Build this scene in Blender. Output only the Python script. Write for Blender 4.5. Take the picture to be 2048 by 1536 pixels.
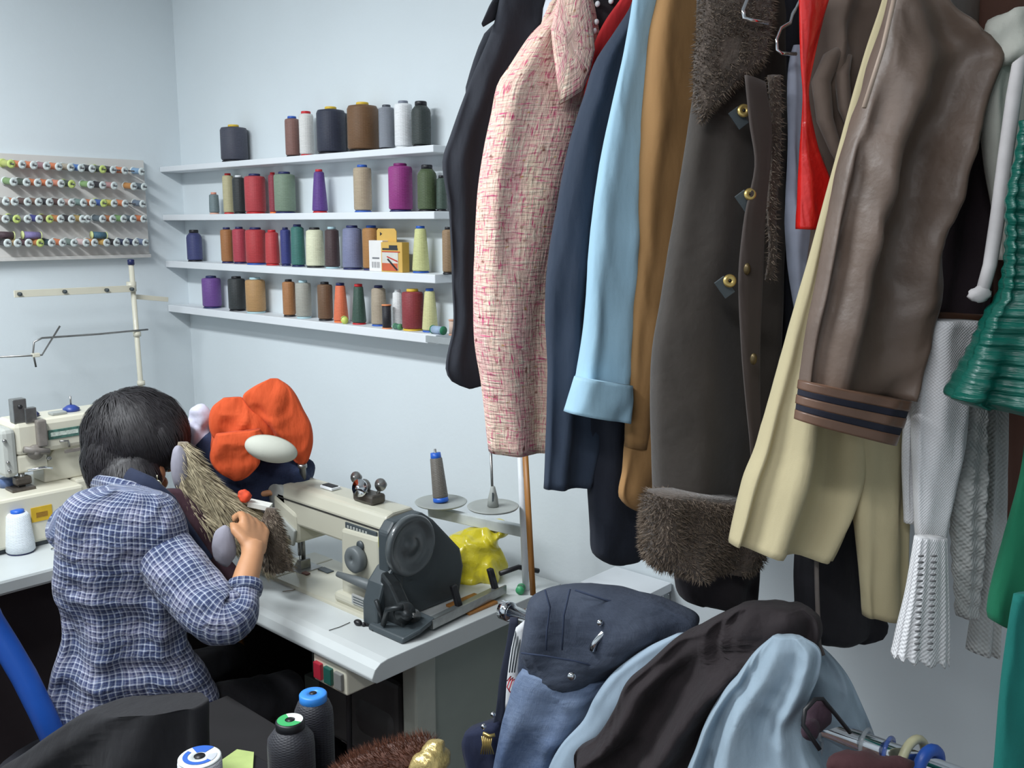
import bpy, math, random
import numpy as np
from mathutils import Vector, Matrix, noise
random.seed(7)
# ------------------------------------------------------------------ camera, light, exposure
SC = bpy.context.scene
for o in list(bpy.data.objects): bpy.data.objects.remove(o)
COL = SC.collection
W, H, F, ZC = 2048, 1536, 1900.0, 1.62
PITCH, YAW = math.radians(9.56), math.radians(42.4)
cam = bpy.data.cameras.new('camera'); cam.sensor_width = 36; cam.lens = 36*F/W; cam.clip_start = .02
camo = bpy.data.objects.new('camera', cam); COL.objects.link(camo)
camo.location = (0, 0, ZC); camo.rotation_euler = (math.pi/2-PITCH, 0, YAW)
SC.camera = camo
world = bpy.data.worlds.new('world'); SC.world = world; world.use_nodes = True
world.node_tree.nodes['Background'].inputs[0].default_value = (.75, .85, 1, 1)
world.node_tree.nodes['Background'].inputs[1].default_value = .25
def area(name, loc, size, power, color, rot=(0, 0, 0)):
    l = bpy.data.lights.new(name, 'AREA'); l.shape = 'RECTANGLE'; l.size, l.size_y = size
    l.energy = power; l.color = color
    o = bpy.data.objects.new(name, l); COL.objects.link(o); o.location = loc; o.rotation_euler = rot
    return o
area('ceiling_tube_light', (-2.0, .08, 2.64), (1.25, .22), 66, (.92, .97, 1.0))
area('ceiling_tube_light', (-.35, -.55, 2.64), (1.25, .22), 28, (.95, .97, 1.0))
VS = SC.view_settings
VS.view_transform = 'Standard'; VS.look = 'None'; VS.gamma = 1; VS.use_curve_mapping = False
VS.exposure = 0.0

# ------------------------------------------------------------------ measuring helpers (photo pixel -> place in the room)
FH = Vector((-math.sin(YAW), math.cos(YAW), 0)); RT = Vector((math.cos(YAW), math.sin(YAW), 0)); UP = Vector((0, 0, 1))
FW = FH*math.cos(PITCH)-UP*math.sin(PITCH); CU = FH*math.sin(PITCH)+UP*math.cos(PITCH)
CAM = Vector((0, 0, ZC))
def ray(x, y): return FW+RT*((x-W/2)/F)-CU*((y-H/2)/F)
def at(x, y, d): return CAM+ray(x, y)*d
def onX(x, y, v): r = ray(x, y); return CAM+r*(v/r.x)
def onY(x, y, v): r = ray(x, y); return CAM+r*(v/r.y)
def onZ(x, y, v): r = ray(x, y); return CAM+r*((v-ZC)/r.z)
def depth(p): return (Vector(p)-CAM).dot(FW)

# ------------------------------------------------------------------ materials
def lin(c): c /= 255; return c/12.92 if c <= .04045 else ((c+.055)/1.055)**2.4
def L(rgb): return (lin(rgb[0]), lin(rgb[1]), lin(rgb[2]), 1)
MATS = {}
class N:
    def __init__(s, name):
        s.m = bpy.data.materials.new(name); s.m.use_nodes = True
        s.t = s.m.node_tree; s.b = s.t.nodes['Principled BSDF']
    def n(s, k, **kw):
        x = s.t.nodes.new(k)
        for a, v in kw.items():
            if a.startswith('_'): setattr(x, a[1:], v)
        return x
    def l(s, a, b): s.t.links.new(a, b)
    def math(s, op, a, b=None, c=None):
        x = s.t.nodes.new('ShaderNodeMath'); x.operation = op
        for i, v in enumerate((a, b, c)):
            if v is None: continue
            if isinstance(v, (int, float)): x.inputs[i].default_value = v
            else: s.l(v, x.inputs[i])
        return x.outputs[0]
    def mix(s, f, a, b):
        x = s.t.nodes.new('ShaderNodeMix'); x.data_type = 'RGBA'
        for i, v in ((0, f), (6, a), (7, b)):
            if isinstance(v, (int, float, tuple)): x.inputs[i].default_value = v
            else: s.l(v, x.inputs[i])
        return x.outputs[2]
    def noise(s, coord, scale, detail=3, stretch=None):
        x = s.t.nodes.new('ShaderNodeTexNoise'); x.inputs['Scale'].default_value = scale; x.inputs['Detail'].default_value = detail
        if stretch:
            mp = s.t.nodes.new('ShaderNodeMapping'); mp.inputs['Scale'].default_value = stretch
            s.l(coord, mp.inputs[0]); coord = mp.outputs[0]
        s.l(coord, x.inputs['Vector']); return x.outputs[0]
    def bump(s, h, strength, dist=.002):
        x = s.t.nodes.new('ShaderNodeBump'); x.inputs['Strength'].default_value = strength; x.inputs['Distance'].default_value = dist
        s.l(h, x.inputs['Height']); s.l(x.outputs[0], s.b.inputs['Normal'])
    def step(s, v, lo, hi):   # 1 inside lo..hi
        return s.math('MULTIPLY', s.math('GREATER_THAN', v, lo), s.math('LESS_THAN', v, hi))
def mat(name, rgb, rough=.6, var=.12, vscale=40, bump=0, bscale=300, metal=0, sheen=0, coat=0, alpha=1, stretch=None, bdist=.002, trans=0):
    if name in MATS: return MATS[name]
    k = N(name); co = k.n('ShaderNodeTexCoord').outputs['Object']
    c = L(rgb)
    if var:
        f = k.noise(co, vscale, 4, stretch)
        f = k.math('MULTIPLY_ADD', f, 1.6, -.3); 
        dark = tuple(x*(1-var) for x in c[:3])+(1,); lite = tuple(min(1, x*(1+var)) for x in c[:3])+(1,)
        k.l(k.mix(f, dark, lite), k.b.inputs['Base Color'])
    else: k.b.inputs['Base Color'].default_value = c
    k.b.inputs['Roughness'].default_value = rough; k.b.inputs['Metallic'].default_value = metal
    if sheen: k.b.inputs['Sheen Weight'].default_value = sheen; k.b.inputs['Sheen Roughness'].default_value = .5
    if coat: k.b.inputs['Coat Weight'].default_value = coat
    if alpha < 1: k.b.inputs['Alpha'].default_value = alpha
    if trans: k.b.inputs['Transmission Weight'].default_value = trans
    if bump: k.bump(k.noise(co, bscale, 4, stretch), bump, bdist)
    MATS[name] = k.m; return k.m
def cloth(name, rgb, var=.10, rough=.88, sheen=.03, fold=.5):
    """woven cloth: fine weave in the UVs of the garment plus soft creases"""
    if name in MATS: return MATS[name]
    k = N(name); tc = k.n('ShaderNodeTexCoord'); uv = tc.outputs['UV']; co = tc.outputs['Object']
    c = L(rgb); f = k.noise(co, 9, 5)
    g = k.noise(uv, 900, 2)
    ff = k.math('ADD', k.math('MULTIPLY', f, .8), k.math('MULTIPLY', g, .4))
    k.l(k.mix(ff, tuple(x*(1-var*1.6) for x in c[:3])+(1,), tuple(min(1, x*(1+var)) for x in c[:3])+(1,)), k.b.inputs['Base Color'])
    k.b.inputs['Roughness'].default_value = rough; k.b.inputs['Sheen Weight'].default_value = sheen
    cr = k.noise(co, 14, 4, (1, 1, .35))
    hh = k.math('ADD', k.math('MULTIPLY', cr, 1.0), k.math('MULTIPLY', g, .03))
    k.bump(hh, fold, .02)
    MATS[name] = k.m; return k.m
def thread_mat(rgb, name):
    if name in MATS: return MATS[name]
    k = N(name); tc = k.n('ShaderNodeTexCoord'); sep = k.n('ShaderNodeSeparateXYZ'); k.l(tc.outputs['UV'], sep.inputs[0])
    u, v = sep.outputs[0], sep.outputs[1]
    w1 = k.math('SINE', k.math('MULTIPLY', k.math('ADD', v, k.math('MULTIPLY', u, .35)), 1500))
    w2 = k.math('SINE', k.math('MULTIPLY', k.math('SUBTRACT', v, k.math('MULTIPLY', u, .35)), 1500))
    w = k.math('MAXIMUM', w1, w2); nz = k.noise(tc.outputs['UV'], 220, 3, (.2, 1, 1))
    c = L(rgb); lum = .3*c[0]+.6*c[1]+.1*c[2]; c = tuple(x*.86+lum*.14+.004 for x in c[:3])+(1,)
    k.l(k.mix(k.math('MULTIPLY_ADD', nz, .9, k.math('MULTIPLY', w, .12)), tuple(x*.78 for x in c[:3])+(1,), tuple(min(1, x*1.12) for x in c[:3])+(1,)), k.b.inputs['Base Color'])
    k.b.inputs['Roughness'].default_value = .55; k.b.inputs['Sheen Weight'].default_value = .1
    k.bump(w, .35, .0008); MATS[name] = k.m; return k.m
def plaid_mat():
    k = N('plaid shirt cloth'); tc = k.n('ShaderNodeTexCoord'); sep = k.n('ShaderNodeSeparateXYZ')
    wob = k.noise(tc.outputs['UV'], 22, 2)
    k.l(tc.outputs['UV'], sep.inputs[0]); u, v = sep.outputs[0], sep.outputs[1]
    u = k.math('ADD', u, k.math('MULTIPLY', k.math('SUBTRACT', wob, .5), .006)); v = k.math('ADD', v, k.math('MULTIPLY', k.math('SUBTRACT', wob, .5), .010))
    def lines(c, p):
        f = k.math('FRACT', k.math('ADD', k.math('DIVIDE', c, p), 50))
        wide = k.math('FRACT', k.math('ADD', k.math('DIVIDE', c, p*7), 50))
        return k.step(f, .06, .20), k.math('MAXIMUM', k.step(f, .32, .62), k.math('MULTIPLY', k.step(f, .7, .86), k.step(wide, .0, .45))), k.step(wide, .55, .98)
    uw, ud, uz = lines(u, .0120); vw, vd, vz = lines(v, .0120)
    base = k.mix(k.math('MULTIPLY', k.math('ADD', uz, vz), .5), L((88, 100, 130)), L((122, 124, 148)))
    base = k.mix(k.math('MULTIPLY', k.math('ADD', ud, vd), .55), base, L((30, 42, 82)))
    base = k.mix(k.math('MULTIPLY', k.math('ADD', uw, vw), .5), base, L((190, 196, 208)))
    k.l(base, k.b.inputs['Base Color']); k.b.inputs['Roughness'].default_value = .85; k.b.inputs['Sheen Weight'].default_value = .1
    k.bump(k.noise(tc.outputs['Object'], 16, 4, (1, 1, 1.6)), .8, .025); return k.m
def tweed_mat():
    k = N('pink tweed'); tc = k.n('ShaderNodeTexCoord'); uv = tc.outputs['UV']
    a = k.noise(uv, 1, 3, (230, 28, 1)); b = k.noise(uv, 1, 3, (28, 230, 1)); c = k.noise(uv, 1, 2, (60, 60, 1)); d = k.noise(uv, 1, 2, (300, 45, 9)); e = k.noise(uv, 1, 2, (40, 260, 5))
    big = k.noise(uv, 1, 2, (22, 4, 3))
    base = k.mix(k.math('MULTIPLY_ADD', big, 2.4, -.75), L((230, 182, 178)), L((236, 212, 186)))
    base = k.mix(k.math('MULTIPLY_ADD', a, 5, -2.7), base, L((250, 238, 214)))
    base = k.mix(k.math('MULTIPLY_ADD', b, 5, -2.7), base, L((250, 238, 216)))
    base = k.mix(k.math('MULTIPLY_ADD', d, 7, -3.95), base, L((206, 74, 120)))
    base = k.mix(k.math('MULTIPLY_ADD', e, 7, -3.95), base, L((214, 100, 136)))
    base = k.mix(k.math('MULTIPLY_ADD', c, 8, -5.0), base, L((130, 70, 60)))
    base = k.mix(k.math('MULTIPLY_ADD', k.noise(uv, 1, 2, (90, 150, 2)), 8, -5.2), base, L((196, 148, 84)))
    k.l(base, k.b.inputs['Base Color']); k.b.inputs['Roughness'].default_value = .95
    k.bump(k.math('ADD', a, b), .9, .004); return k.m
def denim_mat(name, dark, light, wear=.5):
    k = N(name); tc = k.n('ShaderNodeTexCoord'); uv = tc.outputs['UV']
    f = k.noise(uv, 1, 4, (1200, 60, 1)); g = k.noise(uv, 1, 4, (60, 900, 1)); h = k.noise(tc.outputs['Object'], 9, 5)
    x = k.math('MULTIPLY_ADD', h, wear*2.2, k.math('MULTIPLY_ADD', k.math('ADD', f, g), .5, -.5-wear*.7))
    k.l(k.mix(x, L(dark), L(light)), k.b.inputs['Base Color']); k.b.inputs['Roughness'].default_value = .9
    k.bump(k.math('ADD', k.noise(tc.outputs['Object'], 22, 4), k.math('MULTIPLY', f, .1)), .6, .012); return k.m
def knit_mat(name, rgb, fu=420, fv=420, strength=.9):
    k = N(name); tc = k.n('ShaderNodeTexCoord'); sep = k.n('ShaderNodeSeparateXYZ'); k.l(tc.outputs['UV'], sep.inputs[0])
    a = k.math('SINE', k.math('MULTIPLY', sep.outputs[0], fu)); b = k.math('SINE', k.math('MULTIPLY', sep.outputs[1], fv))
    h = k.math('MULTIPLY', a, b); c = L(rgb)
    k.l(k.mix(k.math('MULTIPLY_ADD', h, .3, .6), tuple(x*.86 for x in c[:3])+(1,), c), k.b.inputs['Base Color'])
    k.b.inputs['Roughness'].default_value = .95; k.b.inputs['Sheen Weight'].default_value = .2
    k.bump(h, strength, .004); return k.m

# ------------------------------------------------------------------ geometry helpers
def linkobj(o, parent=None):
    COL.objects.link(o)
    if parent is not None:
        o.parent = parent
        q = parent; loc = Vector((0, 0, 0))
        while q is not None: loc += q.location; q = q.parent
        o.location = o.location-loc
    return o
def thing(name, label, cat, loc, group=None):
    o = bpy.data.objects.new(name, None); o.empty_display_size = .05; o.location = loc; COL.objects.link(o)
    tag(o, label, cat, group); return o
def tag(o, label=None, cat=None, group=None, kind=None):
    if label: o['label'] = label
    if cat: o['category'] = cat
    if group: o['group'] = group
    if kind: o['kind'] = kind
    return o
class B:
    """collects shapes (world coordinates) into one mesh"""
    def __init__(s): s.v = []; s.f = []; s.uv = []; s.mi = []; s.cur = 0; s.sm = []; s.smooth = True
    def add(s, vs, fs, uvs=None):
        b = len(s.v); s.v += [Vector(v) for v in vs]
        for i, f in enumerate(fs):
            s.f.append([b+j for j in f]); s.mi.append(s.cur); s.sm.append(s.smooth)
            s.uv.append(uvs[i] if uvs else [(vs[j][0], vs[j][2]) for j in f])
        return s
    def box(s, c, size, ax=None):
        """box centred at c; ax = (X,Y,Z) axis vectors"""
        c = Vector(c); X, Y, Z = ax or (Vector((1, 0, 0)), Vector((0, 1, 0)), Vector((0, 0, 1)))
        h = [x/2 for x in size]
        vs = [c+X*(h[0]*i)+Y*(h[1]*j)+Z*(h[2]*k) for i in (-1, 1) for j in (-1, 1) for k in (-1, 1)]
        sm = s.smooth; s.smooth = False
        s.add(vs, [(0, 1, 3, 2), (4, 6, 7, 5), (0, 4, 5, 1), (2, 3, 7, 6), (0, 2, 6, 4), (1, 5, 7, 3)]); s.smooth = sm
        return s
    def bx(s, x0, x1, y0, y1, z0, z1): return s.box(((x0+x1)/2, (y0+y1)/2, (z0+z1)/2), (x1-x0, y1-y0, z1-z0))
    def loft(s, rings, uvs=None, cap=(True, True), closed=True):
        n = len(rings[0]); b = len(s.v); vs = []; fs = []; fu = []
        for r in rings: vs += list(r)
        m = n if closed else n-1
        # arc-length uv
        if uvs is None:
            V = [0]
            for i in range(1, len(rings)):
                V.append(V[-1]+(sum((Vector(rings[i][j])-Vector(rings[i-1][j])).length for j in range(n))/n))
            uvs = []
            for i, r in enumerate(rings):
                U = [0]
                for j in range(1, n+1): U.append(U[-1]+(Vector(r[j % n])-Vector(r[j-1])).length)
                tot = U[-1] or 1e-6
                uvs.append([(x, V[i]) for x in U])
            mean = sum(u[-1][0] for u in uvs)/len(uvs)
            uvs = [[(x/(u[-1][0] or 1e-6)*mean, y) for x, y in u] for u in uvs]
        for i in range(len(rings)-1):
            for j in range(m):
                k = (j+1) % n
                fs.append((i*n+j, i*n+k, (i+1)*n+k, (i+1)*n+j))
                fu.append((uvs[i][j], uvs[i][j+1], uvs[i+1][j+1], uvs[i+1][j]))
        if closed:
            if cap[0]: fs.append(tuple(range(n-1, -1, -1))); fu.append([uvs[0][j] for j in range(n-1, -1, -1)])
            if cap[1]: q = (len(rings)-1)*n; fs.append(tuple(range(q, q+n))); fu.append([uvs[-1][j] for j in range(n)])
        return s.add(vs, fs, fu)
    def lathe(s, prof, o, axis=(0, 0, 1), seg=20, cap=(True, True)):
        """prof: (radius, height) list along axis from o"""
        o = Vector(o); a = Vector(axis).normalized()
        t = Vector((1, 0, 0)) if abs(a.x) < .8 else Vector((0, 1, 0))
        e = (t-a*t.dot(a)).normalized(); g = a.cross(e)
        rings = [[o+a*h+(e*math.cos(2*math.pi*i/seg)+g*math.sin(2*math.pi*i/seg))*max(r, 1e-5) for i in range(seg)] for r, h in prof]
        return s.loft(rings, cap=cap)
    def tube(s, pts, r, seg=8, cap=(True, True), flat=1.0, up=None):
        pts = [Vector(p) for p in pts]; n = len(pts)
        rr = r if isinstance(r, (list, tuple)) else [r]*n
        rings = []; e = None
        for i in range(n):
            t = (pts[min(i+1, n-1)]-pts[max(i-1, 0)]).normalized()
            if e is None:
                q = Vector(up) if up else (Vector((0, 0, 1)) if abs(t.z) < .9 else Vector((1, 0, 0)))
                e = (q-t*q.dot(t)).normalized()
            else: e = (e-t*e.dot(t)).normalized()
            g = t.cross(e)
            rings.append([pts[i]+(e*math.cos(2*math.pi*j/seg)+g*math.sin(2*math.pi*j/seg)*flat)*rr[i] for j in range(seg)])
        return s.loft(rings, cap=cap)
    def sphere(s, c, r, seg=20, rings=12, ax=None, fn=None):
        c = Vector(c); r = r if isinstance(r, (tuple, list)) else (r, r, r)
        X, Y, Z = ax or (Vector((1, 0, 0)), Vector((0, 1, 0)), Vector((0, 0, 1)))
        out = []
        for i in range(rings+1):
            ph = math.pi*(i/rings); ph = min(max(ph, .03), math.pi-.03); ring = []
            for j in range(seg):
                th = 2*math.pi*j/seg
                d = Vector((math.sin(ph)*math.cos(th), math.sin(ph)*math.sin(th), -math.cos(ph)))
                k = fn(d) if fn else 1
                ring.append(c+X*(d.x*r[0]*k)+Y*(d.y*r[1]*k)+Z*(d.z*r[2]*k))
            out.append(ring)
        return s.loft(out)
    def prism(s, poly, off):
        """closed polygon (world points) extruded by vector off"""
        n = len(poly); off = Vector(off); sm = s.smooth; s.smooth = False
        vs = [Vector(p) for p in poly]+[Vector(p)+off for p in poly]
        s.add(vs, [tuple(range(n-1, -1, -1)), tuple(range(n, 2*n))]+[(i, (i+1) % n, n+(i+1) % n, n+i) for i in range(n)]); s.smooth = sm
        return s
    def obj(s, name, mats, parent=None, bevel=0, label=None, cat=None, group=None, kind=None, subd=0, seg=2):
        me = bpy.data.meshes.new(name)
        if parent is None:
            xs = [v.x for v in s.v]; ys = [v.y for v in s.v]; zs = [v.z for v in s.v]
            loc = Vector(((min(xs)+max(xs))/2, (min(ys)+max(ys))/2, min(zs)))
        else:
            q = parent; loc = Vector((0, 0, 0))
            while q is not None: loc += q.location; q = q.parent
        me.from_pydata([v-loc for v in s.v], [], s.f)
        uvl = me.uv_layers.new(name='UVMap'); fl = [c for f in s.uv for p in f for c in p]
        uvl.data.foreach_set('uv', fl)
        me.polygons.foreach_set('use_smooth', s.sm); me.polygons.foreach_set('material_index', s.mi)
        for m in (mats if isinstance(mats, (list, tuple)) else [mats]): me.materials.append(m)
        me.update()
        o = bpy.data.objects.new(name, me); COL.objects.link(o)
        if parent is None: o.location = loc
        else: o.parent = parent
        if bevel:
            md = o.modifiers.new('bevel', 'BEVEL'); md.width = bevel; md.segments = seg; md.limit_method = 'ANGLE'; md.angle_limit = math.radians(35)
        if subd:
            md = o.modifiers.new('subd', 'SUBSURF'); md.levels = subd; md.render_levels = subd
        return tag(o, label, cat, group, kind)
def catmull(P, n):
    """resample list of equal-length tuples smoothly to n samples"""
    m = len(P)
    if m == 2: return [tuple(a+(b-a)*i/(n-1) for a, b in zip(P[0], P[1])) for i in range(n)]
    cum = [0]
    for i in range(1, m): cum.append(cum[-1]+max(1e-6, math.dist(P[i], P[i-1])))
    out = []
    for k in range(n):
        t = cum[-1]*k/(n-1); i = 0
        while i < m-2 and cum[i+1] < t: i += 1
        u = (t-cum[i])/(cum[i+1]-cum[i]); h = cum[i+1]-cum[i]
        p1, p2 = P[i], P[i+1]
        res = []
        for a in range(len(p1)):
            m1 = (P[i+1][a]-P[i-1][a])/(cum[i+1]-cum[i-1]) if i > 0 else (p2[a]-p1[a])/h
            m2 = (P[i+2][a]-P[i][a])/(cum[i+2]-cum[i]) if i+2 < m else (p2[a]-p1[a])/h
            u2, u3 = u*u, u*u*u
            res.append((2*u3-3*u2+1)*p1[a]+(u3-2*u2+u)*h*m1+(-2*u3+3*u2)*p2[a]+(u3-u2)*h*m2)
        out.append(tuple(res))
    return out
def hang(rows, d, turn=25, k=.5, bmax=.06, folds=(.006, 5), seed=0, n=64, seg=52, sq=.75, into=None, crease=.0035, plane=None):
    """hanging cloth tube. rows: (y, xl, xr) or (xl, yl, xr, yr) pixel edges, measured in a vertical plane
    at distance d whose horizontal direction is turned by `turn` degrees from the picture plane."""
    R = [(r[1], r[0], r[2], r[0]) if len(r) == 3 else r for r in rows]
    xs = sum(r[0]+r[2] for r in R)/(2*len(R)); ys = sum(r[1]+r[3] for r in R)/(2*len(R))
    tr = math.radians(turn); M = RT*math.cos(tr)+FH*math.sin(tr); nn = FH*math.cos(tr)-RT*math.sin(tr)
    P0 = at(xs, ys, d); kk = nn.dot(P0-CAM) if plane is None else plane
    def hit(x, y): r = ray(x, y); return CAM+r*(kk/nn.dot(r))
    b = into or B(); rings = []
    S = catmull(R, n); rnd = random.Random(seed); ph = [rnd.uniform(0, 6.28) for _ in range(4)]
    for i, (xl, yl, xr, yr) in enumerate(S):
        pl, pr = hit(xl, yl), hit(xr, yr); c = (pl+pr)/2; a = (pr-pl)/2; al = a.length; bb = min(bmax, al*k)
        ring = []; t = i/(n-1)
        for j in range(seg):
            th = 2*math.pi*j/seg; cs, sn = math.cos(th), math.sin(th)
            ca = math.copysign(abs(cs)**sq, cs); sa = math.copysign(abs(sn)**sq, sn)
            f = folds[0]*(math.sin(folds[1]*th+ph[0]+2.2*t)*.5+math.sin((folds[1]+2)*th+ph[1]-3*t)*.35+.9*noise.noise(c*6+Vector((cs*1.5, sn*1.5, seed*3.7+t*2))))
            f *= min(1, .35+t*1.2)
            w = (c+a*ca)*11+Vector((seed*1.3, 0, sn*1.2)); w = Vector((w.x, w.y, w.z*.75+w.x*.5))
            w += Vector((noise.noise(w*.6), noise.noise(w*.6+Vector((7, 0, 0))), 0))*1.2
            cr = crease*min(1, bb/.02)*((1-abs(noise.noise(w))*3)*.8+(1-abs(noise.noise(w*2.1))*3)*.35)
            ring.append(c+a*ca*(1-.0*f)+nn*(-bb*sa-f*3*sn*min(1, bb/.03)-cr*sn))
        rings.append(ring)
    b.loft(rings); b.last = kk
    return b
def tufts(b_src, n, length, width, name, m, parent, seed=1, bias=(0, 0, -.6), jit=.4):
    """short hair: thin triangles standing on the faces of a builder"""
    rnd = random.Random(seed); b = B(); F_ = b_src.f; bias = Vector(bias)
    tri = []
    for f in F_:
        if len(f) == 4:
            p = [b_src.v[i] for i in f]; nr = (p[2]-p[0]).cross(p[3]-p[1]); A = nr.length
            if A > 1e-12: tri.append((p, nr/A, A))
    cum = []; s = 0
    for t in tri: s += t[2]; cum.append(s)
    import bisect
    ctr = sum(b_src.v, Vector())/len(b_src.v)
    vs = []; fs = []
    for _ in range(n):
        p, nr, A = tri[min(len(tri)-1, bisect.bisect(cum, rnd.random()*s))]
        u, v = rnd.random(), rnd.random()
        q = p[0].lerp(p[1], u).lerp(p[3].lerp(p[2], u), v)
        if nr.dot(q-ctr) < 0: nr = -nr
        dr = (nr+bias+Vector((rnd.gauss(0, jit), rnd.gauss(0, jit), rnd.gauss(0, jit)))).normalized()
        sd = dr.cross(Vector((rnd.gauss(0, 1), rnd.gauss(0, 1), rnd.gauss(0, 1)))).normalized()*width
        i = len(vs); vs += [q-sd-nr*.001, q+sd-nr*.001, q+dr*length*rnd.uniform(.6, 1.3)]; fs.append((i, i+1, i+2))
    b.add(vs, fs); return b.obj(name, m, parent, kind='stuff')
def remeshed(b, name, m, parent=None, vox=.008, amp=.006, freq=14, smooth=6, seed=0, soft=4, **kw):
    """union of the lumps in b as one continuous cloth surface with creases"""
    o = b.obj(name, m, parent, **kw)
    r = o.modifiers.new('remesh', 'REMESH'); r.mode = 'VOXEL'; r.voxel_size = vox
    sm = o.modifiers.new('smooth', 'SMOOTH'); sm.iterations = smooth; sm.factor = .6
    dg = bpy.context.evaluated_depsgraph_get(); me = bpy.data.meshes.new_from_object(o.evaluated_get(dg))
    o.modifiers.clear()
    nrm = [v.normal.copy() for v in me.vertices]
    for v, vn in zip(me.vertices, nrm):
        if not amp: break
        p = v.co; q = Vector((p.x*freq, p.y*freq, p.z*freq*.6+seed*5))
        wq = q+Vector((noise.noise(q*.7), noise.noise(q*.7+Vector((9, 0, 0))), noise.noise(q*.7+Vector((0, 9, 0)))))*1.3
        rg = 1-abs(noise.noise(wq))*3
        rg2 = 1-abs(noise.noise(wq*2.1+Vector((3, 1, 7))))*3
        v.co = p+vn*(amp*(rg*.9+rg2*.3))
    if not me.uv_layers: me.uv_layers.new(name='UVMap')
    me.polygons.foreach_set('use_smooth', [True]*len(me.polygons))
    co = np.empty(len(me.vertices)*3, np.float32); me.vertices.foreach_get('co', co); co = co.reshape(-1, 3)
    li = np.empty(len(me.loops), np.int32); me.loops.foreach_get('vertex_index', li)
    me.uv_layers[0].data.foreach_set('uv', np.stack((co[li, 0]+co[li, 1], co[li, 2]), 1).ravel())
    old = o.data; o.data = me; bpy.data.meshes.remove(old)
    if not me.materials: me.materials.append(m)
    if amp: sm = o.modifiers.new('soften', 'SMOOTH'); sm.iterations = soft; sm.factor = .5
    return o
def nth(i): return ['first', 'second', 'third', 'fourth', 'fifth', 'sixth', 'seventh', 'eighth', 'ninth', 'tenth', 'eleventh', 'twelfth', 'thirteenth', 'fourteenth', 'fifteenth', 'sixteenth'][i]

# ------------------------------------------------------------------ shared materials
M_wall = mat('painted wall', (214, 222, 226), .75, .03, 3, .12, 90, bdist=.003)
M_floor = mat('grey brown floor', (96, 72, 64), .5, .2, 6, .1, 120)
M_ceil = mat('white ceiling', (226, 228, 228), .9, .02, 4)
M_white = mat('white lacquer board', (222, 226, 230), .45, .03, 8)
M_cream = mat('cream machine enamel', (184, 182, 166), .38, .05, 10, coat=.3)
M_cream2 = mat('pale cream machine enamel', (212, 208, 190), .4, .05, 10, coat=.3)
M_steel = mat('worn steel', (150, 150, 148), .32, .2, 60, metal=.9)
M_chrome = mat('chrome', (225, 228, 232), .08, 0, metal=1)
M_dgrey = mat('dark grey plastic', (62, 70, 74), .45, .15, 20)
M_black = mat('black plastic', (22, 22, 26), .45, .1, 20)
M_greyp = mat('grey plastic', (156, 160, 156), .5, .08, 20)
M_gap = mat('seam gap', (40, 40, 38), .8, 0)
M_formica = mat('white laminate top', (192, 197, 197), .35, .04, 12)
M_legmetal = mat('grey green painted metal', (140, 148, 140), .5, .06, 10)
M_gold = mat('brass', (205, 178, 110), .3, .1, 60, metal=.8)
M_blue = mat('blue plastic', (32, 92, 190), .4, .06, 20)
M_navyp = mat('navy plastic', (28, 36, 84), .4, .1, 20)
M_wood = mat('varnished wood', (160, 108, 52), .45, .25, 30, stretch=(1, 1, .1))
M_dark = mat('very dark cloth', (24, 22, 26), .9, .2, 30)

# ------------------------------------------------------------------ the room
YB, XL = 1.80, -3.27
def wall(name, *a, m=M_wall):
    return B().bx(*a).obj(name, m, kind='structure')
wall('wall_back', XL-.1, 1.5, YB, YB+.1, 0, 2.7)
wall('wall_left', XL-.1, XL, -1.8, YB, 0, 2.7)
wall('wall_right', 1.4, 1.5, -1.8, YB, 0, 2.7)
wall('wall_front', XL, 1.4, -1.9, -1.8, 0, 2.7)
wall('floor', XL-.1, 1.5, -1.9, YB+.1, -.1, 0, m=M_floor)
wall('ceiling', XL-.1, 1.5, -1.9, YB+.1, 2.7, 2.8, m=M_ceil)
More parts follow.
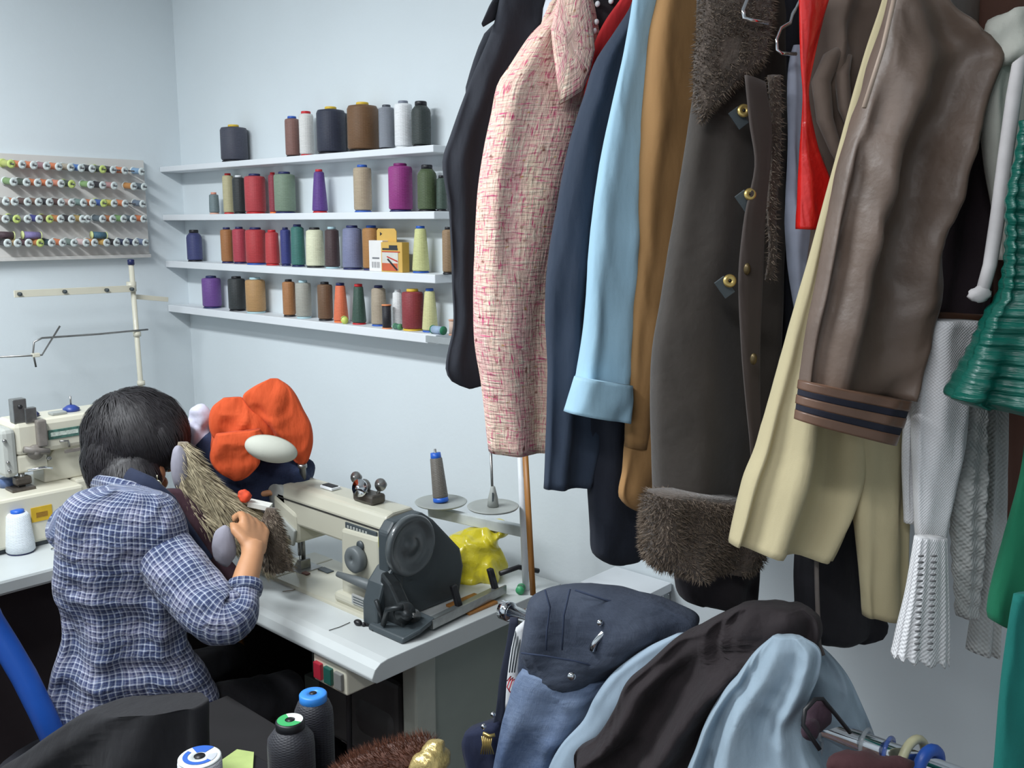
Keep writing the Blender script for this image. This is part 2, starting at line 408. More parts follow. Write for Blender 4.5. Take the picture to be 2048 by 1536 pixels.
#SECTION2
# ------------------------------------------------------------------ wall shelves with thread
SHW = .085                                   # shelf depth
YF = YB-SHW
shelf_px = [(895, 287, 302), (899, 422, 438), (903, 551, 569), (905, 674, 693)]
shelf_z = []; XR = -1.84
snames = ['topmost', 'second from the top', 'third from the top', 'bottom']
for i, (x, y0, y1) in enumerate(shelf_px):
    zt = onY(x, y0, YF).z; zb = onY(x, y1, YF).z; shelf_z.append(zt)
    B().bx(XL+.002, XR, YF, YB-.002, zb, zt).obj('wall_shelf', M_white, bevel=.002,
        label='long narrow white wall shelf holding thread cones, %s of four' % (snames[i]), cat='shelf', group='thread shelves')
YC = YB-.046                                 # line the cones stand on
SHN = ['top shelf', 'second shelf', 'third shelf', 'bottom shelf']
def cone(x0, x1, y0, si, rgb, kind, cap, base, label, capw=.45, dy=0, top=None, glint=False):
    """thread cone: xl, xr, top pixel, shelf index, thread colour, shape, cap colour, base colour"""
    y = YC+dy; z0 = shelf_z[si]; cx = (x0+x1)/2
    p = onY(cx, y0, y); dd = depth((p.x, y, z0+.05)); r = (x1-x0)/2*dd/F
    r = min(r, .044); h = max(.03, p.z-z0); loc = Vector((p.x, y, z0))
    t = thing('thread_cone', label, 'thread', loc, 'thread cones on the wall shelves')
    bh = .006 if base else .0; ch = .008 if cap else .002
    if kind == 'king': ch = .012
    hb = h-bh-ch; s = lambda a: loc+Vector((0, 0, a))
    if kind == 'cyl': pr = [(r*.9, 0), (r, .004), (r, hb*.93), (r*.93, hb*.98), (r*.6, hb)]
    elif kind == 'cone': pr = [(r*.95, 0), (r, .004), (r*.84, hb*.5), (r*.64, hb*.97), (r*.5, hb)]
    elif kind == 'taper': pr = [(r*.95, 0), (r, .004), (r*.97, hb*.5), (r*.9, hb*.96), (r*.6, hb)]
    elif kind == 'king': pr = [(r*.96, 0), (r, .004), (r, hb*.82), (r*.92, hb*.9), (r*.6, hb)]
    else: pr = [(r*.92, 0), (r, .005), (r*.99, hb*.9), (r*.9, hb*.97), (r*.4, hb)]
    B().lathe(pr, s(bh), seg=26).obj('thread_winding', thread_mat(rgb, 'thread %d %d %d' % rgb), t)
    rc = r*(top or (.55 if kind != 'wide' else .4))
    if cap: B().lathe([(rc, 0), (rc, ch*.8), (rc*.9, ch), (rc*.45, ch), (rc*.4, ch*.3)], s(bh+hb-.001), seg=20).obj('spool_core', mat('core %d %d %d' % cap, cap, .45, .05), t)
    if base: B().lathe([(r*.9, 0), (r*.96, .002), (r*.8, bh)], s(0), seg=22).obj('spool_base', mat('core %d %d %d' % base, base, .45, .05), t)
    if glint:
        M = mat('clear film', (190, 196, 204), .12, 0, alpha=.35)
        B().lathe([(r*1.04, 0), (r*1.05, .003), (r*1.05, hb)], s(bh), seg=20, cap=(False, False)).obj('clear_wrapper', M, t)
    return t
NB, BK, WH, RD, BL, LB, OR, YL = (34, 40, 92), (26, 26, 32), (222, 226, 228), (200, 40, 48), (40, 90, 180), (176, 208, 216), (236, 120, 60), (222, 186, 60)
C = cone
C(436, 497, 249, 0, (62, 64, 80), 'wide', YL, BK, 'wide charcoal thread cone standing alone at the left of the top shelf')
C(569, 598, 232, 0, (134, 92, 82), 'cyl', BL, BK, 'slim rosy brown thread cone with blue core on the top shelf', top=.6)
C(597, 626, 222, 0, (222, 220, 216), 'cyl', RD, RD, 'white thread cone with red core on the top shelf', top=.66)
C(632, 690, 213, 0, (36, 42, 64), 'wide', YL, BK, 'wide navy thread cone with yellow core on the top shelf')
C(692, 757, 204, 0, (112, 74, 32), 'wide', YL, BK, 'very wide brown thread cone on the top shelf')
C(757, 788, 209, 0, (84, 88, 104), 'cyl', (70, 74, 84), BK, 'grey thread cone in shiny clear wrapper on the top shelf', glint=True)
C(788, 824, 201, 0, (232, 234, 236), 'cyl', (120, 126, 140), WH, 'pure white thread cone on the top shelf')
C(822, 861, 202, 0, (42, 52, 50), 'king', BK, BK, 'black green thread cone with black neck at the right of the top shelf', top=.62)
C(417, 437, 384, 1, (110, 128, 132), 'taper', (222, 150, 130), (222, 170, 150), 'tiny grey thread spool at the left end of the second shelf')
C(444, 466, 346, 1, (190, 180, 134), 'cyl', RD, RD, 'beige thread cone with red core on the second shelf', dy=.01)
C(464, 489, 350, 1, (42, 48, 50), 'cyl', WH, BK, 'black thread cone with white core beside a red cone, second shelf')
C(488, 529, 347, 1, (192, 46, 56), 'cyl', NB, RD, 'wide red thread cone with navy core on the second shelf')
C(536, 553, 344, 1, (150, 40, 60), 'cyl', RD, OR, 'thin dark red thread cone half hidden behind the sage green cone', dy=.018)
C(547, 589, 343, 1, (120, 142, 118), 'cyl', NB, NB, 'sage green thread cone on the second shelf')
C(622, 653, 338, 1, (92, 50, 140), 'cone', RD, RD, 'pointed purple thread cone with red tip on the second shelf', top=.45)
C(706, 742, 329, 1, (178, 158, 128), 'cyl', BL, BL, 'light tan thread cone with blue core and blue base, second shelf')
C(776, 824, 326, 1, (154, 30, 130), 'cyl', (120, 20, 100), NB, 'magenta thread cone on the second shelf')
C(834, 873, 329, 1, (70, 88, 48), 'king', BK, BK, 'olive green thread cone on the second shelf', top=.58)
C(872, 893, 350, 1, (58, 78, 66), 'taper', BK, BK, 'dark green thread cone beside the black jacket, second shelf', dy=.012)
C(372, 402, 459, 2, (56, 62, 116), 'king', BK, BK, 'navy blue thread cone alone at the left end of the third shelf', top=.6)
C(440, 465, 454, 2, (168, 106, 44), 'cyl', NB, NB, 'ochre brown thread cone beside red cones on the third shelf')
C(464, 491, 453, 2, (184, 42, 66), 'cyl', NB, NB, 'crimson thread cone between ochre and red on the third shelf', dy=.004)
C(490, 530, 454, 2, (190, 34, 42), 'cyl', NB, BL, 'wide red thread cone with blue base on the third shelf')
C(529, 557, 459, 2, (196, 36, 42), 'taper', RD, RD, 'narrow bright red thread cone on the third shelf')
C(560, 580, 454, 2, (44, 52, 128), 'cyl', NB, NB, 'slim dark blue thread cone on the third shelf', dy=.006)
C(580, 608, 448, 2, (40, 112, 104), 'taper', NB, NB, 'teal green thread cone on the third shelf')
C(610, 647, 454, 2, (222, 222, 186), 'taper', BK, BK, 'cream thread cone with black core on the third shelf')
C(648, 678, 453, 2, (68, 46, 48), 'taper', LB, LB, 'dark brown thread cone with pale core on the third shelf')
C(683, 724, 450, 2, (118, 124, 160), 'taper', NB, NB, 'blue grey thread cone on the third shelf')
C(724, 760, 450, 2, (172, 116, 40), 'cyl', BL, NB, 'golden ochre thread cone behind the needle packet', dy=.012)
C(823, 858, 451, 2, (204, 206, 130), 'cone', BL, BL, 'pale yellow green thread cone with blue core, third shelf', top=.5)
C(884, 908, 453, 2, (150, 118, 80), 'cyl', BK, BK, 'tan brown thread cone half behind the black jacket, third shelf')
C(403, 440, 551, 3, (112, 66, 150), 'cyl', NB, NB, 'violet thread cone at the left of the bottom shelf')
C(455, 489, 552, 3, (44, 50, 52), 'cyl', BK, BK, 'black green thread cone on the bottom shelf')
C(490, 529, 554, 3, (184, 138, 76), 'cyl', LB, LB, 'ochre thread cone with pale core on the bottom shelf')
C(564, 589, 558, 3, (172, 112, 52), 'cyl', BK, BK, 'orange brown thread cone with black core, bottom shelf')
C(590, 621, 560, 3, (166, 164, 152), 'cyl', LB, LB, 'light grey thread cone on the bottom shelf')
C(634, 664, 563, 3, (112, 78, 46), 'cyl', BK, BK, 'dark tan thread cone with black core on the bottom shelf')
C(665, 695, 565, 3, (230, 104, 46), 'cone', NB, OR, 'bright orange thread cone on the bottom shelf')
C(702, 731, 567, 3, (44, 78, 64), 'cone', RD, RD, 'dark green thread cone with red tip on the bottom shelf', top=.55)
C(741, 772, 570, 3, (168, 152, 128), 'taper', NB, BL, 'greyish beige thread cone on the bottom shelf', dy=.012)
C(784, 806, 578, 3, (220, 222, 222), 'taper', WH, WH, 'white thread cone left of the dark red cone, bottom shelf', dy=.016)
C(803, 846, 577, 3, (146, 34, 44), 'cyl', YL, YL, 'dark red thread cone with yellow base on the bottom shelf')
C(843, 875, 576, 3, (206, 202, 136), 'cone', BL, BL, 'pale yellow thread cone with blue core on the bottom shelf', top=.5, dy=.004)
# small loose spools in front on the bottom shelf
def small_spool(p, axis, r, ln, rgb, end, label, flange=1.12):
    t = thing('small_spool', label, 'spool', p, 'small loose spools'); a = Vector(axis).normalized(); p = Vector(p)
    B().lathe([(r, 0), (r, ln)], p, a, seg=16).obj('thread_winding', thread_mat(rgb, 'thread %d %d %d' % rgb), t)
    for o_, s_ in ((p-a*.003, 1), (p+a*ln, 1)):
        B().lathe([(r*flange, 0), (r*flange, .003)], o_, a, seg=16).obj('flange', mat('core %d %d %d' % end, end, .45, .05), t)
    return t
z3 = shelf_z[3]; yfs = YF+.016
def onshelf(x, y): q = onY(x, 660, y); return q.x
small_spool((onshelf(690, yfs), yfs+.0, z3+.0105), (-.8, .55, 0), .0095, .03, (44, 120, 80), (206, 220, 110), 'tiny green spool with lime ends lying before the orange cone')
small_spool((onshelf(774, yfs), yfs, z3+.003), (0, 0, 1), .0125, .062, (34, 34, 42), (238, 150, 100), 'little black spool with orange ends standing on the bottom shelf')
small_spool((onshelf(800, yfs), yfs, z3+.009), (-1, .2, 0), .008, .024, (40, 110, 84), (90, 150, 110), 'tiny dark green spool lying left of the dark red cone')
small_spool((onshelf(886, yfs), yfs, z3+.0115), (-1, .1, 0), .0105, .042, (150, 176, 206), (40, 120, 84), 'small pale blue spool lying under the yellow cone, bottom shelf')
small_spool((onshelf(899, yfs), yfs+.012, z3+.003), (0, 0, 1), .010, .036, (206, 178, 160), (206, 150, 120), 'small beige spool standing at the right end of the bottom shelf')
q = onY(868, 683, YF-.004)
B().box((q.x+.03, YF-.004, z3-.012), (.12, .006, .018)).obj('flat_strip', mat('grey strip', (150, 156, 158), .5), label='flat grey strip fixed on the right end of the bottom shelf edge', cat='strip', bevel=.001)
# black foot under the navy cone
# needle packet
def packet():
    xl = onY(742, 540, YF+.02).x; xm = onY(765, 540, YF+.012).x; xr = onY(807, 540, YF+.012).x; z = shelf_z[2]
    h = onY(765, 484, YF+.015).z-z; ht = onY(770, 457, YF+.03).z-z
    t = thing('needle_packet', 'yellow and white needle packet with hanging tab on the third shelf', 'packet', ((xl+xr)/2, YF+.02, z))
    my = mat('packet yellow', (208, 168, 84), .5, .06); mw = mat('packet white', (226, 224, 222), .5, .03)
    B().bx(xm, xr, YF+.008, YF+.034, z, z+h).obj('box_body', my, t, bevel=.001)
    B().bx(xl, xm-.0005, YF+.014, YF+.036, z, z+h*1.05).obj('side_face', mw, t, bevel=.001)
    B().prism([(xl+.012, YF+.034, z+h), (xm+.036, YF+.034, z+h), (xm+.036, YF+.034, z+ht-.008), (xm+.028, YF+.034, z+ht), (xl+.018, YF+.034, z+ht), (xl+.012, YF+.034, z+ht-.006)], (0, .002, 0)).obj('hanging_tab', my, t)
    wd = xr-xm; y = YF+.0072
    def pl(name, a, b_, c, d, m, yy=y): B().box((xm+wd*(a+b_)/2, yy, z+h*(c+d)/2), (wd*(b_-a), .001, h*(d-c))).obj(name, m, t)
    pl('picture_panel', .06, .82, .05, .66, mat('packet picture', (206, 204, 196), .5))
    pl('picture_patch', .06, .80, .05, .30, mat('packet orange', (196, 92, 56), .5), y-.0006)
    pl('title_bar', .08, .8, .74, .80, mat('packet ink', (40, 44, 50), .5))
    pl('title_block', .4, .78, .80, .90, mat('packet ink', (40, 44, 50), .5))
    pl('red_line', .06, .9, .665, .695, mat('packet red', (190, 50, 40), .5))
    B().prism([(xm+wd*.3, y-.0011, z+h*.42), (xm+wd*.75, y-.0011, z+h*.06), (xm+wd*.82, y-.0011, z+h*.09), (xm+wd*.36, y-.0011, z+h*.46)], (0, .0004, 0)).obj('needle_print', mat('packet ink', (40, 44, 50), .5), t)
    B().prism([(xm+wd*.3, y-.0012, z+h*.5), (xm+wd*.8, y-.0012, z+h*.34), (xm+wd*.8, y-.0012, z+h*.39), (xm+wd*.3, y-.0012, z+h*.54)], (0, .0004, 0)).obj('needle_print', mat('packet red', (190, 50, 40), .5), t)
    for k in range(6):
        x = xl+(xm-xl)*(.25+.1*k); B().box((x, YF+.0135, z+h*.22), (.0012 if k % 2 else .0022, .0006, h*.2)).obj('bar_print', mat('packet grey', (110, 112, 116), .5), t)
    B().box(((xl+xm)/2, YF+.0135, z+h*.45), ((xm-xl)*.5, .0006, .004)).obj('text_print', mat('packet grey', (110, 112, 116), .5), t)
    B().lathe([(.006, 0), (.006, .0006)], (xl+.03, YF+.0332, z+h+(ht-h)*.6), (0, 1, 0), seg=3).obj('tab_mark', mat('packet ink', (40, 44, 50), .5), t)
packet()

# ------------------------------------------------------------------ spool board on the left wall
XB = XL+.022
b0 = onX(0, 309, XB); b1 = onX(287, 318, XB); b2 = onX(290, 508, XB)
brd = thing('spool_board', 'pale wooden spool board with rows of small thread spools', 'spool rack', (XB, .9, b2.z))
yr_ = b1.y
B().bx(XL+.001, XB, .55, yr_, b2.z, (b0.z+b1.z)/2).obj('board', mat('pale board', (206, 204, 200), .7, .05, 8), brd, bevel=.001)
B().bx(XL+.001, XB+.012, .55, yr_, b2.z-.012, b2.z).obj('bottom_ledge', mat('pale board', (206, 204, 200), .7, .05, 8), brd, bevel=.001)
row_y = [(326, 343), (362, 373), (402, 407), (437, 437), (485, 484)]
O_, DG, GN, SL, BKc, MV, DB = (214, 116, 60), (70, 84, 74), (120, 156, 96), (96, 112, 122), (52, 50, 56), (158, 118, 124), (92, 66, 62)
rows = [
 [(15, (180, 190, 90), 1, 'lime'), (37, O_, 0, 'orange'), (60, O_, 0, 'orange'), (86, MV, 0, 'mauve'), (110, O_, 0, 'orange'), (134, (170, 160, 140), 0, 'beige'), (155, (62, 116, 190), 0, 'blue'), (177, BKc, 0, 'black'), (198, DG, 1, 'dark green'), (219, BKc, 0, 'black'), (242, O_, 0, 'orange'), (298-22, (130, 170, 206), 0, 'pale blue')],
 [(20, GN, 0, 'green'), (46, DG, 0, 'dark green'), (68, O_, 0, 'orange'), (91, O_, 0, 'orange'), (115, (222, 140, 110), 0, 'salmon'), (136, DG, 1, 'dark green'), (174, (140, 180, 110), 0, 'light green'), (198, BKc, 0, 'charcoal'), (221, (196, 150, 150), 0, 'pink'), (260, (206, 140, 60), 0, 'ochre'), (281, SL, 0, 'slate')],
 [(5, (130, 126, 122), 0, 'grey'), (22, (200, 110, 50), 0, 'orange'), (48, DB, 0, 'dark brown'), (70, (130, 96, 80), 0, 'brown'), (92, BKc, 0, 'black'), (115, DB, 0, 'dark brown'), (136, (196, 160, 150), 0, 'pale pink'), (160, (120, 150, 146), 0, 'pale teal'), (178, O_, 0, 'orange'), (200, (60, 100, 180), 1, 'blue'), (221, (206, 190, 70), 0, 'yellow'), (243, (222, 130, 80), 0, 'orange'), (278, (110, 128, 150), 0, 'slate blue')],
 [(4, (120, 104, 96), 0, 'brown grey'), (26, DG, 1, 'dark green'), (48, (150, 150, 150), 0, 'grey'), (71, (64, 70, 150), 0, 'indigo'), (92, DB, 1, 'dark brown'), (114, (206, 130, 60), 0, 'orange'), (136, BKc, 0, 'black'), (158, (180, 150, 80), 0, 'ochre'), (168, (30, 116, 96), 0, 'emerald'), (198, SL, 0, 'slate'), (218, (180, 110, 60), 0, 'rust'), (240, (120, 170, 100), 0, 'green'), (259, SL, 0, 'slate'), (280, O_, 0, 'orange')],
 [(8, BKc, 0, 'black'), (28, (180, 150, 100), 0, 'sand'), (50, (86, 56, 66), 0, 'maroon'), (73, (206, 126, 50), 1, 'orange'), (96, (40, 70, 80), 0, 'dark teal'), (118, O_, 0, 'orange'), (141, (110, 130, 124), 0, 'grey green'), (165, (214, 186, 184), 0, 'pale pink'), (182, (206, 130, 50), 0, 'orange'), (206, (206, 160, 60), 0, 'ochre'), (226, BKc, 0, 'black'), (245, (50, 60, 90), 0, 'navy'), (264, (50, 60, 90), 0, 'navy'), (284, (110, 128, 160), 0, 'slate blue')]]
rn = ['top', 'second', 'third', 'fourth', 'bottom']
M_fl = mat('pale spool flange', (218, 226, 224), .45, .03); M_fl2 = mat('lime spool flange', (206, 222, 130), .45, .03)
M_peg = mat('dark peg', (70, 70, 74), .5)
AX = Vector((1, .22, -.10)).normalized()
pegx = [[228, 256], [], [258], [], []]
for ri, row in enumerate(rows):
    ya, yb_ = row_y[ri]; n = len(row)
    for i, (px, rgb, lime, nm) in enumerate(row):
        py = ya+(yb_-ya)*px/285
        p = onX(px, py, XB+.03); base = p-AX*((XB+.002-p.x)/(-AX.x))
        sp = thing('peg_spool', '%s thread spool on the spool board, %s from the right in its %s row' % (nm, nth(n-1-i), rn[ri]), 'spool', base, 'spools on the peg board')
        B().lathe([(.0115, 0), (.0105, .004), (.0105, .036), (.0115, .040)], base+AX*.006, AX, seg=14).obj('thread_winding', thread_mat(rgb, 'thread %d %d %d' % rgb), sp)
        B().lathe([(.0125, 0), (.0135, .001), (.0135, .003), (.0045, .0035), (.004, .001)], base+AX*.046, AX, seg=14).obj('flange', M_fl2 if lime else M_fl, sp)
        B().lathe([(.0135, 0), (.0135, .004)], base+AX*.002, AX, seg=14).obj('flange', M_fl2 if lime else M_fl, sp)
        B().tube([base, base+AX*.060], .0022, seg=6).obj('peg', M_peg, brd)
    for px in pegx[ri]:
        p = onX(px, ya+(yb_-ya)*px/285, XB+.03); base = p-AX*((XB+.002-p.x)/(-AX.x))
        B().tube([base, base+AX*.060], .0025, seg=6).obj('peg', M_peg, brd)
for (xa, xb, y, rgb, nm) in ((-8, 26, 470, (70, 48, 56), 'dark plum'), (46, 80, 470, (128, 116, 172), 'lilac'), (184, 211, 470, (58, 104, 126), 'petrol blue')):
    pa = onX(xa, y, XB+.034); pb = onX(xb, y+1, XB+.034); a = (pb-pa)
    small_spool(pa, a, .0115, a.length, rgb, (206, 214, 150), '%s spool lying across the bottom row of the spool board' % nm)

# ------------------------------------------------------------------ thread stand behind the woman
XS = XL+.17
st = thing('thread_stand', 'cream metal thread stand with arms, standing before the left wall', 'thread stand', onX(286, 800, XS))
pt, pb = onX(262, 527, XS), onX(284, 800, XS)
B().tube([pt, pb, pb+Vector((0, 0, -.25))], .0085, seg=12).obj('pole', M_cream2, st)
B().lathe([(.011, -.004), (.011, .012), (.008, .014)], pt, seg=12).obj('pole_cap', M_navyp, st)
def barat(a, b_, w, t, name, m, par, X=XS):
    p, q_ = onX(a[0], a[1], X), onX(b_[0], b_[1], X); d = (q_-p).normalized(); n_ = Vector((1, 0, 0)); u_ = n_.cross(d).normalized()
    return B().box((p+q_)/2, ((q_-p).length, t, w), (d, n_, u_)).obj(name, m, par, bevel=.001)
barat((28, 588), (268, 577), .022, .006, 'arm', M_cream2, st, XS+.012)
barat((266, 593), (336, 599), .016, .006, 'arm', M_cream2, st, XS-.012)
p = onX(263, 573, XS); B().lathe([(.016, -.016), (.016, .016)], p, seg=10).obj('clamp', M_cream2, st)
for px, py in ((38, 588), (128, 583), (212, 580), (262, 578)):
    p = onX(px, py, XS+.016); B().lathe([(.006, 0), (.006, .012), (.003, .016)], p, (1, 0, 0), seg=10).obj('screw', M_dgrey, st)
B().tube([onX(296, 659, XS+.01), onX(200, 668, XS+.01), onX(84, 676, XS+.01), onX(68, 684, XS+.01), onX(66, 706, XS+.01), onX(72, 734, XS+.01)], .0032, seg=8).obj('wire_arm', M_steel, st)
B().tube([onX(-20, 715, XS+.02), onX(84, 710, XS+.02), onX(120, 652, XS+.02)], .003, seg=8).obj('wire_arm', M_steel, st)
B().box(onX(71, 710, XS+.016), (.02, .022, .012)).obj('clamp', M_cream2, st, bevel=.002)
for py in (668, 766): B().lathe([(.013, -.008), (.013, .008)], onX(262+(py-527)*.085, py, XS), seg=10).obj('collar', M_cream2, st)

# ------------------------------------------------------------------ main sewing table
TZ = .78; TX0, TX1, TY0, TY1 = -2.44, -1.357, 1.085, 1.66
tb = thing('sewing_table', 'white sewing machine table with rounded front edge in the middle', 'table', (-1.9, 1.38, 0))
prof = [(TY1, TZ-.042), (TY0+.012, TZ-.042), (TY0+.002, TZ-.036), (TY0, TZ-.028), (TY0+.008, TZ-.012), (TY0+.022, TZ-.003), (TY0+.04, TZ), (TY1, TZ)]
B().prism([(TX0, y, z) for y, z in prof], (TX1-TX0, 0, 0)).obj('table_top', M_formica, tb, bevel=.002)
xe = TX1-.075
B().bx(xe-.018, xe, TY0+.225, TY1-.03, .06, TZ-.043).obj('end_panel', M_legmetal, tb, bevel=.004)
B().bx(xe-.03, xe+.014, TY0+.165, TY0+.225, .06, TZ-.043).obj('leg', mat('pale leg paint', (166, 170, 160), .5, .05), tb, bevel=.005)
B().bx(xe-.03, xe+.01, TY1-.06, TY1-.02, .06, TZ-.043).obj('leg', M_legmetal, tb, bevel=.005)
B().bx(xe-.04, xe+.02, TY0+.02, TY1, .0, .06).obj('foot_bar', M_legmetal, tb, bevel=.006)
for yy in (TY0+.12, TY1-.06): B().bx(TX0+.08, TX0+.12, yy, yy+.045, .06, TZ-.043).obj('leg', M_legmetal, tb, bevel=.005)
B().bx(TX0+.07, TX0+.13, TY0+.02, TY1, 0, .06).obj('foot_bar', M_legmetal, tb, bevel=.006)
B().bx(TX0+.125, TX0+.137, TY0+.05, TY1-.05, .07, TZ-.044).obj('left_shade_board', mat('dark shade board', (44, 40, 42), .8), tb)  # added board, darkens the view through the left end of the table
B().bx(TX0+.14, xe-.035, TY1-.048, TY1-.036, .1, TZ-.044).obj('back_shade_board', mat('dark shade board', (44, 40, 42), .8), tb)  # added dark board in place of the deep shade under the table
B().bx(TX0+.12, xe-.03, TY1-.08, TY1-.05, .2, .26).obj('cross_bar', M_legmetal, tb, bevel=.004)
# switch box under the front edge
sx0, sx1 = onY(627, 1330, TY0+.012).x, onY(693, 1350, TY0+.012).x; sz1 = TZ-.043; sz0 = sz1-.06
sw = B().bx(sx0, sx1, TY0+.012, TY0+.11, sz0, sz1).obj('switch_box', M_cream2, tb, bevel=.004)
for k, (nm, rgb) in enumerate((('red', (170, 36, 56)), ('green', (30, 84, 74)), ('grey', (120, 120, 118)))):
    x = sx0+(sx1-sx0)*(.19+.31*k); B().box((x, TY0+.010, (sz0+sz1)/2-.002), ((sx1-sx0)*.22, .012, .036)).obj('switch_button', mat('button '+nm, rgb, .4, .05), sw, bevel=.002)
# motor hanging under the top
mo = B().bx(-1.80, -1.50, 1.27, 1.47, .40, .62).lathe([(.085, 0), (.1, .02), (.1, .14), (.07, .16)], (-1.66, 1.36, .5), (1, 0, 0)).bx(-1.7, -1.6, 1.3, 1.4, .62, .738)
mo.obj('motor', mat('motor grey', (58, 56, 56), .6, .1), tb, bevel=.012)
B().tube([(-1.56, 1.2, .735), (-1.57, 1.19, .6), (-1.575, 1.19, .42), (-1.56, 1.2, .2)], .006).obj('cable', M_black, tb)
b = B()
for i, (x, y, rx, ry) in enumerate(((530, 1400, 70, 70), (600, 1460, 80, 70), (520, 1520, 90, 70), (640, 1560, 90, 60))):
    c = at(x, y, 2.5); k = 2.5/F
    b.sphere(c, (rx*k, .10, ry*k), 20, 12, (RT, FH, UP))
b.sphere(Vector((at(570, 1500, 2.5).x, at(570, 1500, 2.5).y, .16)), (.2, .15, .16), 20, 12, (RT, FH, UP))
remeshed(b, 'black_sack', mat('black sack film', (20, 18, 22), .5, .2, 20), vox=.012, amp=.008, freq=10, label='black sack stuffed with offcuts under the sewing table', cat='sack')
# white cabinet at the end of the table
cbz = .80; cx1 = onZ(1345, 1165, cbz).x
cb = thing('side_cabinet', 'low white cabinet against the wall behind the folded jeans', 'cabinet', (cx1-.08, 1.73, 0))
B().bx(-1.30, cx1, 1.66, YB-.004, cbz-.02, cbz).obj('cabinet_top', M_white, cb, bevel=.001)
B().bx(-1.297, cx1-.003, 1.665, YB-.006, .0, cbz-.0205).obj('cabinet_body', mat('shaded cabinet side', (150, 158, 162), .6, .06), cb, bevel=.001)  # white body coloured grey, the shade on its side is in the colour
for (px, py) in ((1310, 1198), (1325, 1192), (1336, 1189)):
    pp = onX(px, py, cx1-.003); B().sphere(pp, .0025, 6, 4).obj('nail_head', M_chrome, cb)

# ------------------------------------------------------------------ main sewing machine
mc = thing('sewing_machine', 'cream industrial sewing machine with dark handwheel on the white table', 'sewing machine', (-1.7, 1.3, TZ))
ya, yb2 = 1.25, 1.352
xl_ = onY(552, 975, ya).x; xr_ = onY(766, 1050, ya).x; zt_ = (onY(562, 960, ya).z+onY(764, 1037, ya).z)/2
xc0 = onY(681, 1140, ya-.012).x; zb_ = onY(640, 1068, ya).z
B().bx(xl_+.03, xr_+.03, 1.212, 1.39, TZ-.012, TZ+.006).obj('bed', M_cream, mc, bevel=.005)
B().bx(xl_-.05, xl_+.03, 1.212, 1.39, TZ-.012, TZ+.006).obj('bed_plate', M_cream, mc, bevel=.004)
arm = B().prism([(xl_, ya, zb_), (xl_, ya, zt_-.03), (xl_, ya+.012, zt_-.006), (xl_, ya+.03, zt_), (xl_, yb2-.02, zt_), (xl_, yb2, zt_-.02), (xl_, yb2, zb_)], (xr_-xl_, 0, 0)).obj('arm', M_cream, mc, bevel=.006)
B().bx(xl_+.004, xr_-.001, ya-.0015, ya+.004, zt_-.037, zt_-.034).obj('cover_seam', M_gap, arm)
B().prism([(xc0, ya-.012, TZ+.004), (xr_, ya-.012, TZ+.004), (xr_, ya-.012, zt_-.05), (xc0+.004, ya-.012, zt_-.055)], (0, yb2-ya+.02, 0)).obj('column', M_cream, mc, bevel=.008)
B().bx(xc0-.012, xr_+.005, ya-.026, yb2+.02, TZ+.004, TZ+.03).obj('column_foot', M_cream, mc, bevel=.01)
# needle head
hd = B().prism([(xl_-.012, ya-.004, zb_-.045), (xl_+.085, ya-.004, zb_-.045), (xl_+.085, ya-.004, zb_+.03), (xl_-.012, ya-.004, zt_-.03)], (0, .105, 0)).obj('needle_head', M_cream, mc, bevel=.01)
B().lathe([(.036, 0), (.04, .01), (.04, .09), (.036, .1)], (xl_-.004, ya+.0, zt_-.045), (0, 1, 0), seg=20).obj('head_end', M_greyp, mc)
B().bx(xl_-.018, xl_-.010, ya+.004, yb2-.01, zb_-.03, zt_-.04).obj('face_plate', M_greyp, hd, bevel=.003)
B().prism([(xl_+.01, ya-.010, zb_-.05), (xl_+.075, ya-.010, zb_-.05), (xl_+.085, ya-.010, zb_-.01), (xl_+.03, ya-.010, zb_+.012), (xl_+.0, ya-.010, zb_-.0)], (0, .008, 0)).obj('needle_guard', M_greyp, hd, bevel=.003)
for dx, dz, rr in ((.02, -.02, .011), (.045, -.03, .009), (.012, .012, .012), (.06, -.032, .007)):
    B().lathe([(rr, 0), (rr, .006), (rr*.5, .012), (rr*.4, .018)], (xl_+dx, ya-.010, zb_+dz), (0, -1, 0), seg=14).obj('tension_disc', M_steel, hd)
B().lathe([(.008, 0), (.008, .03), (.011, .032), (.011, .04)], (xl_+.04, ya+.05, zt_), seg=14).obj('presser_knob', M_steel, mc)
nx = xl_+.03
B().tube([(nx, 1.30, zb_-.04), (nx, 1.30, TZ+.03)], .0055).obj('presser_bar', M_steel, hd)
B().tube([(nx-.016, 1.30, zb_-.04), (nx-.016, 1.30, TZ+.035)], .004).obj('needle_bar', M_steel, hd)
B().tube([(nx-.016, 1.30, TZ+.035), (nx-.016, 1.30, TZ+.008)], .0012).obj('needle', M_steel, hd)
B().prism([(nx-.022, 1.285, TZ+.008), (nx+.01, 1.285, TZ+.008), (nx+.008, 1.285, TZ+.03), (nx-.006, 1.285, TZ+.03)], (0, .03, 0)).obj('presser_foot', M_steel, hd, bevel=.002)
B().bx(nx-.04, nx+.03, 1.27, 1.335, TZ+.006, TZ+.008).obj('needle_plate', M_steel, mc, bevel=.001)
B().bx(nx+.035, nx+.075, 1.315, 1.335, TZ+.006, TZ+.009).obj('slide_latch', M_dgrey, mc, bevel=.001)
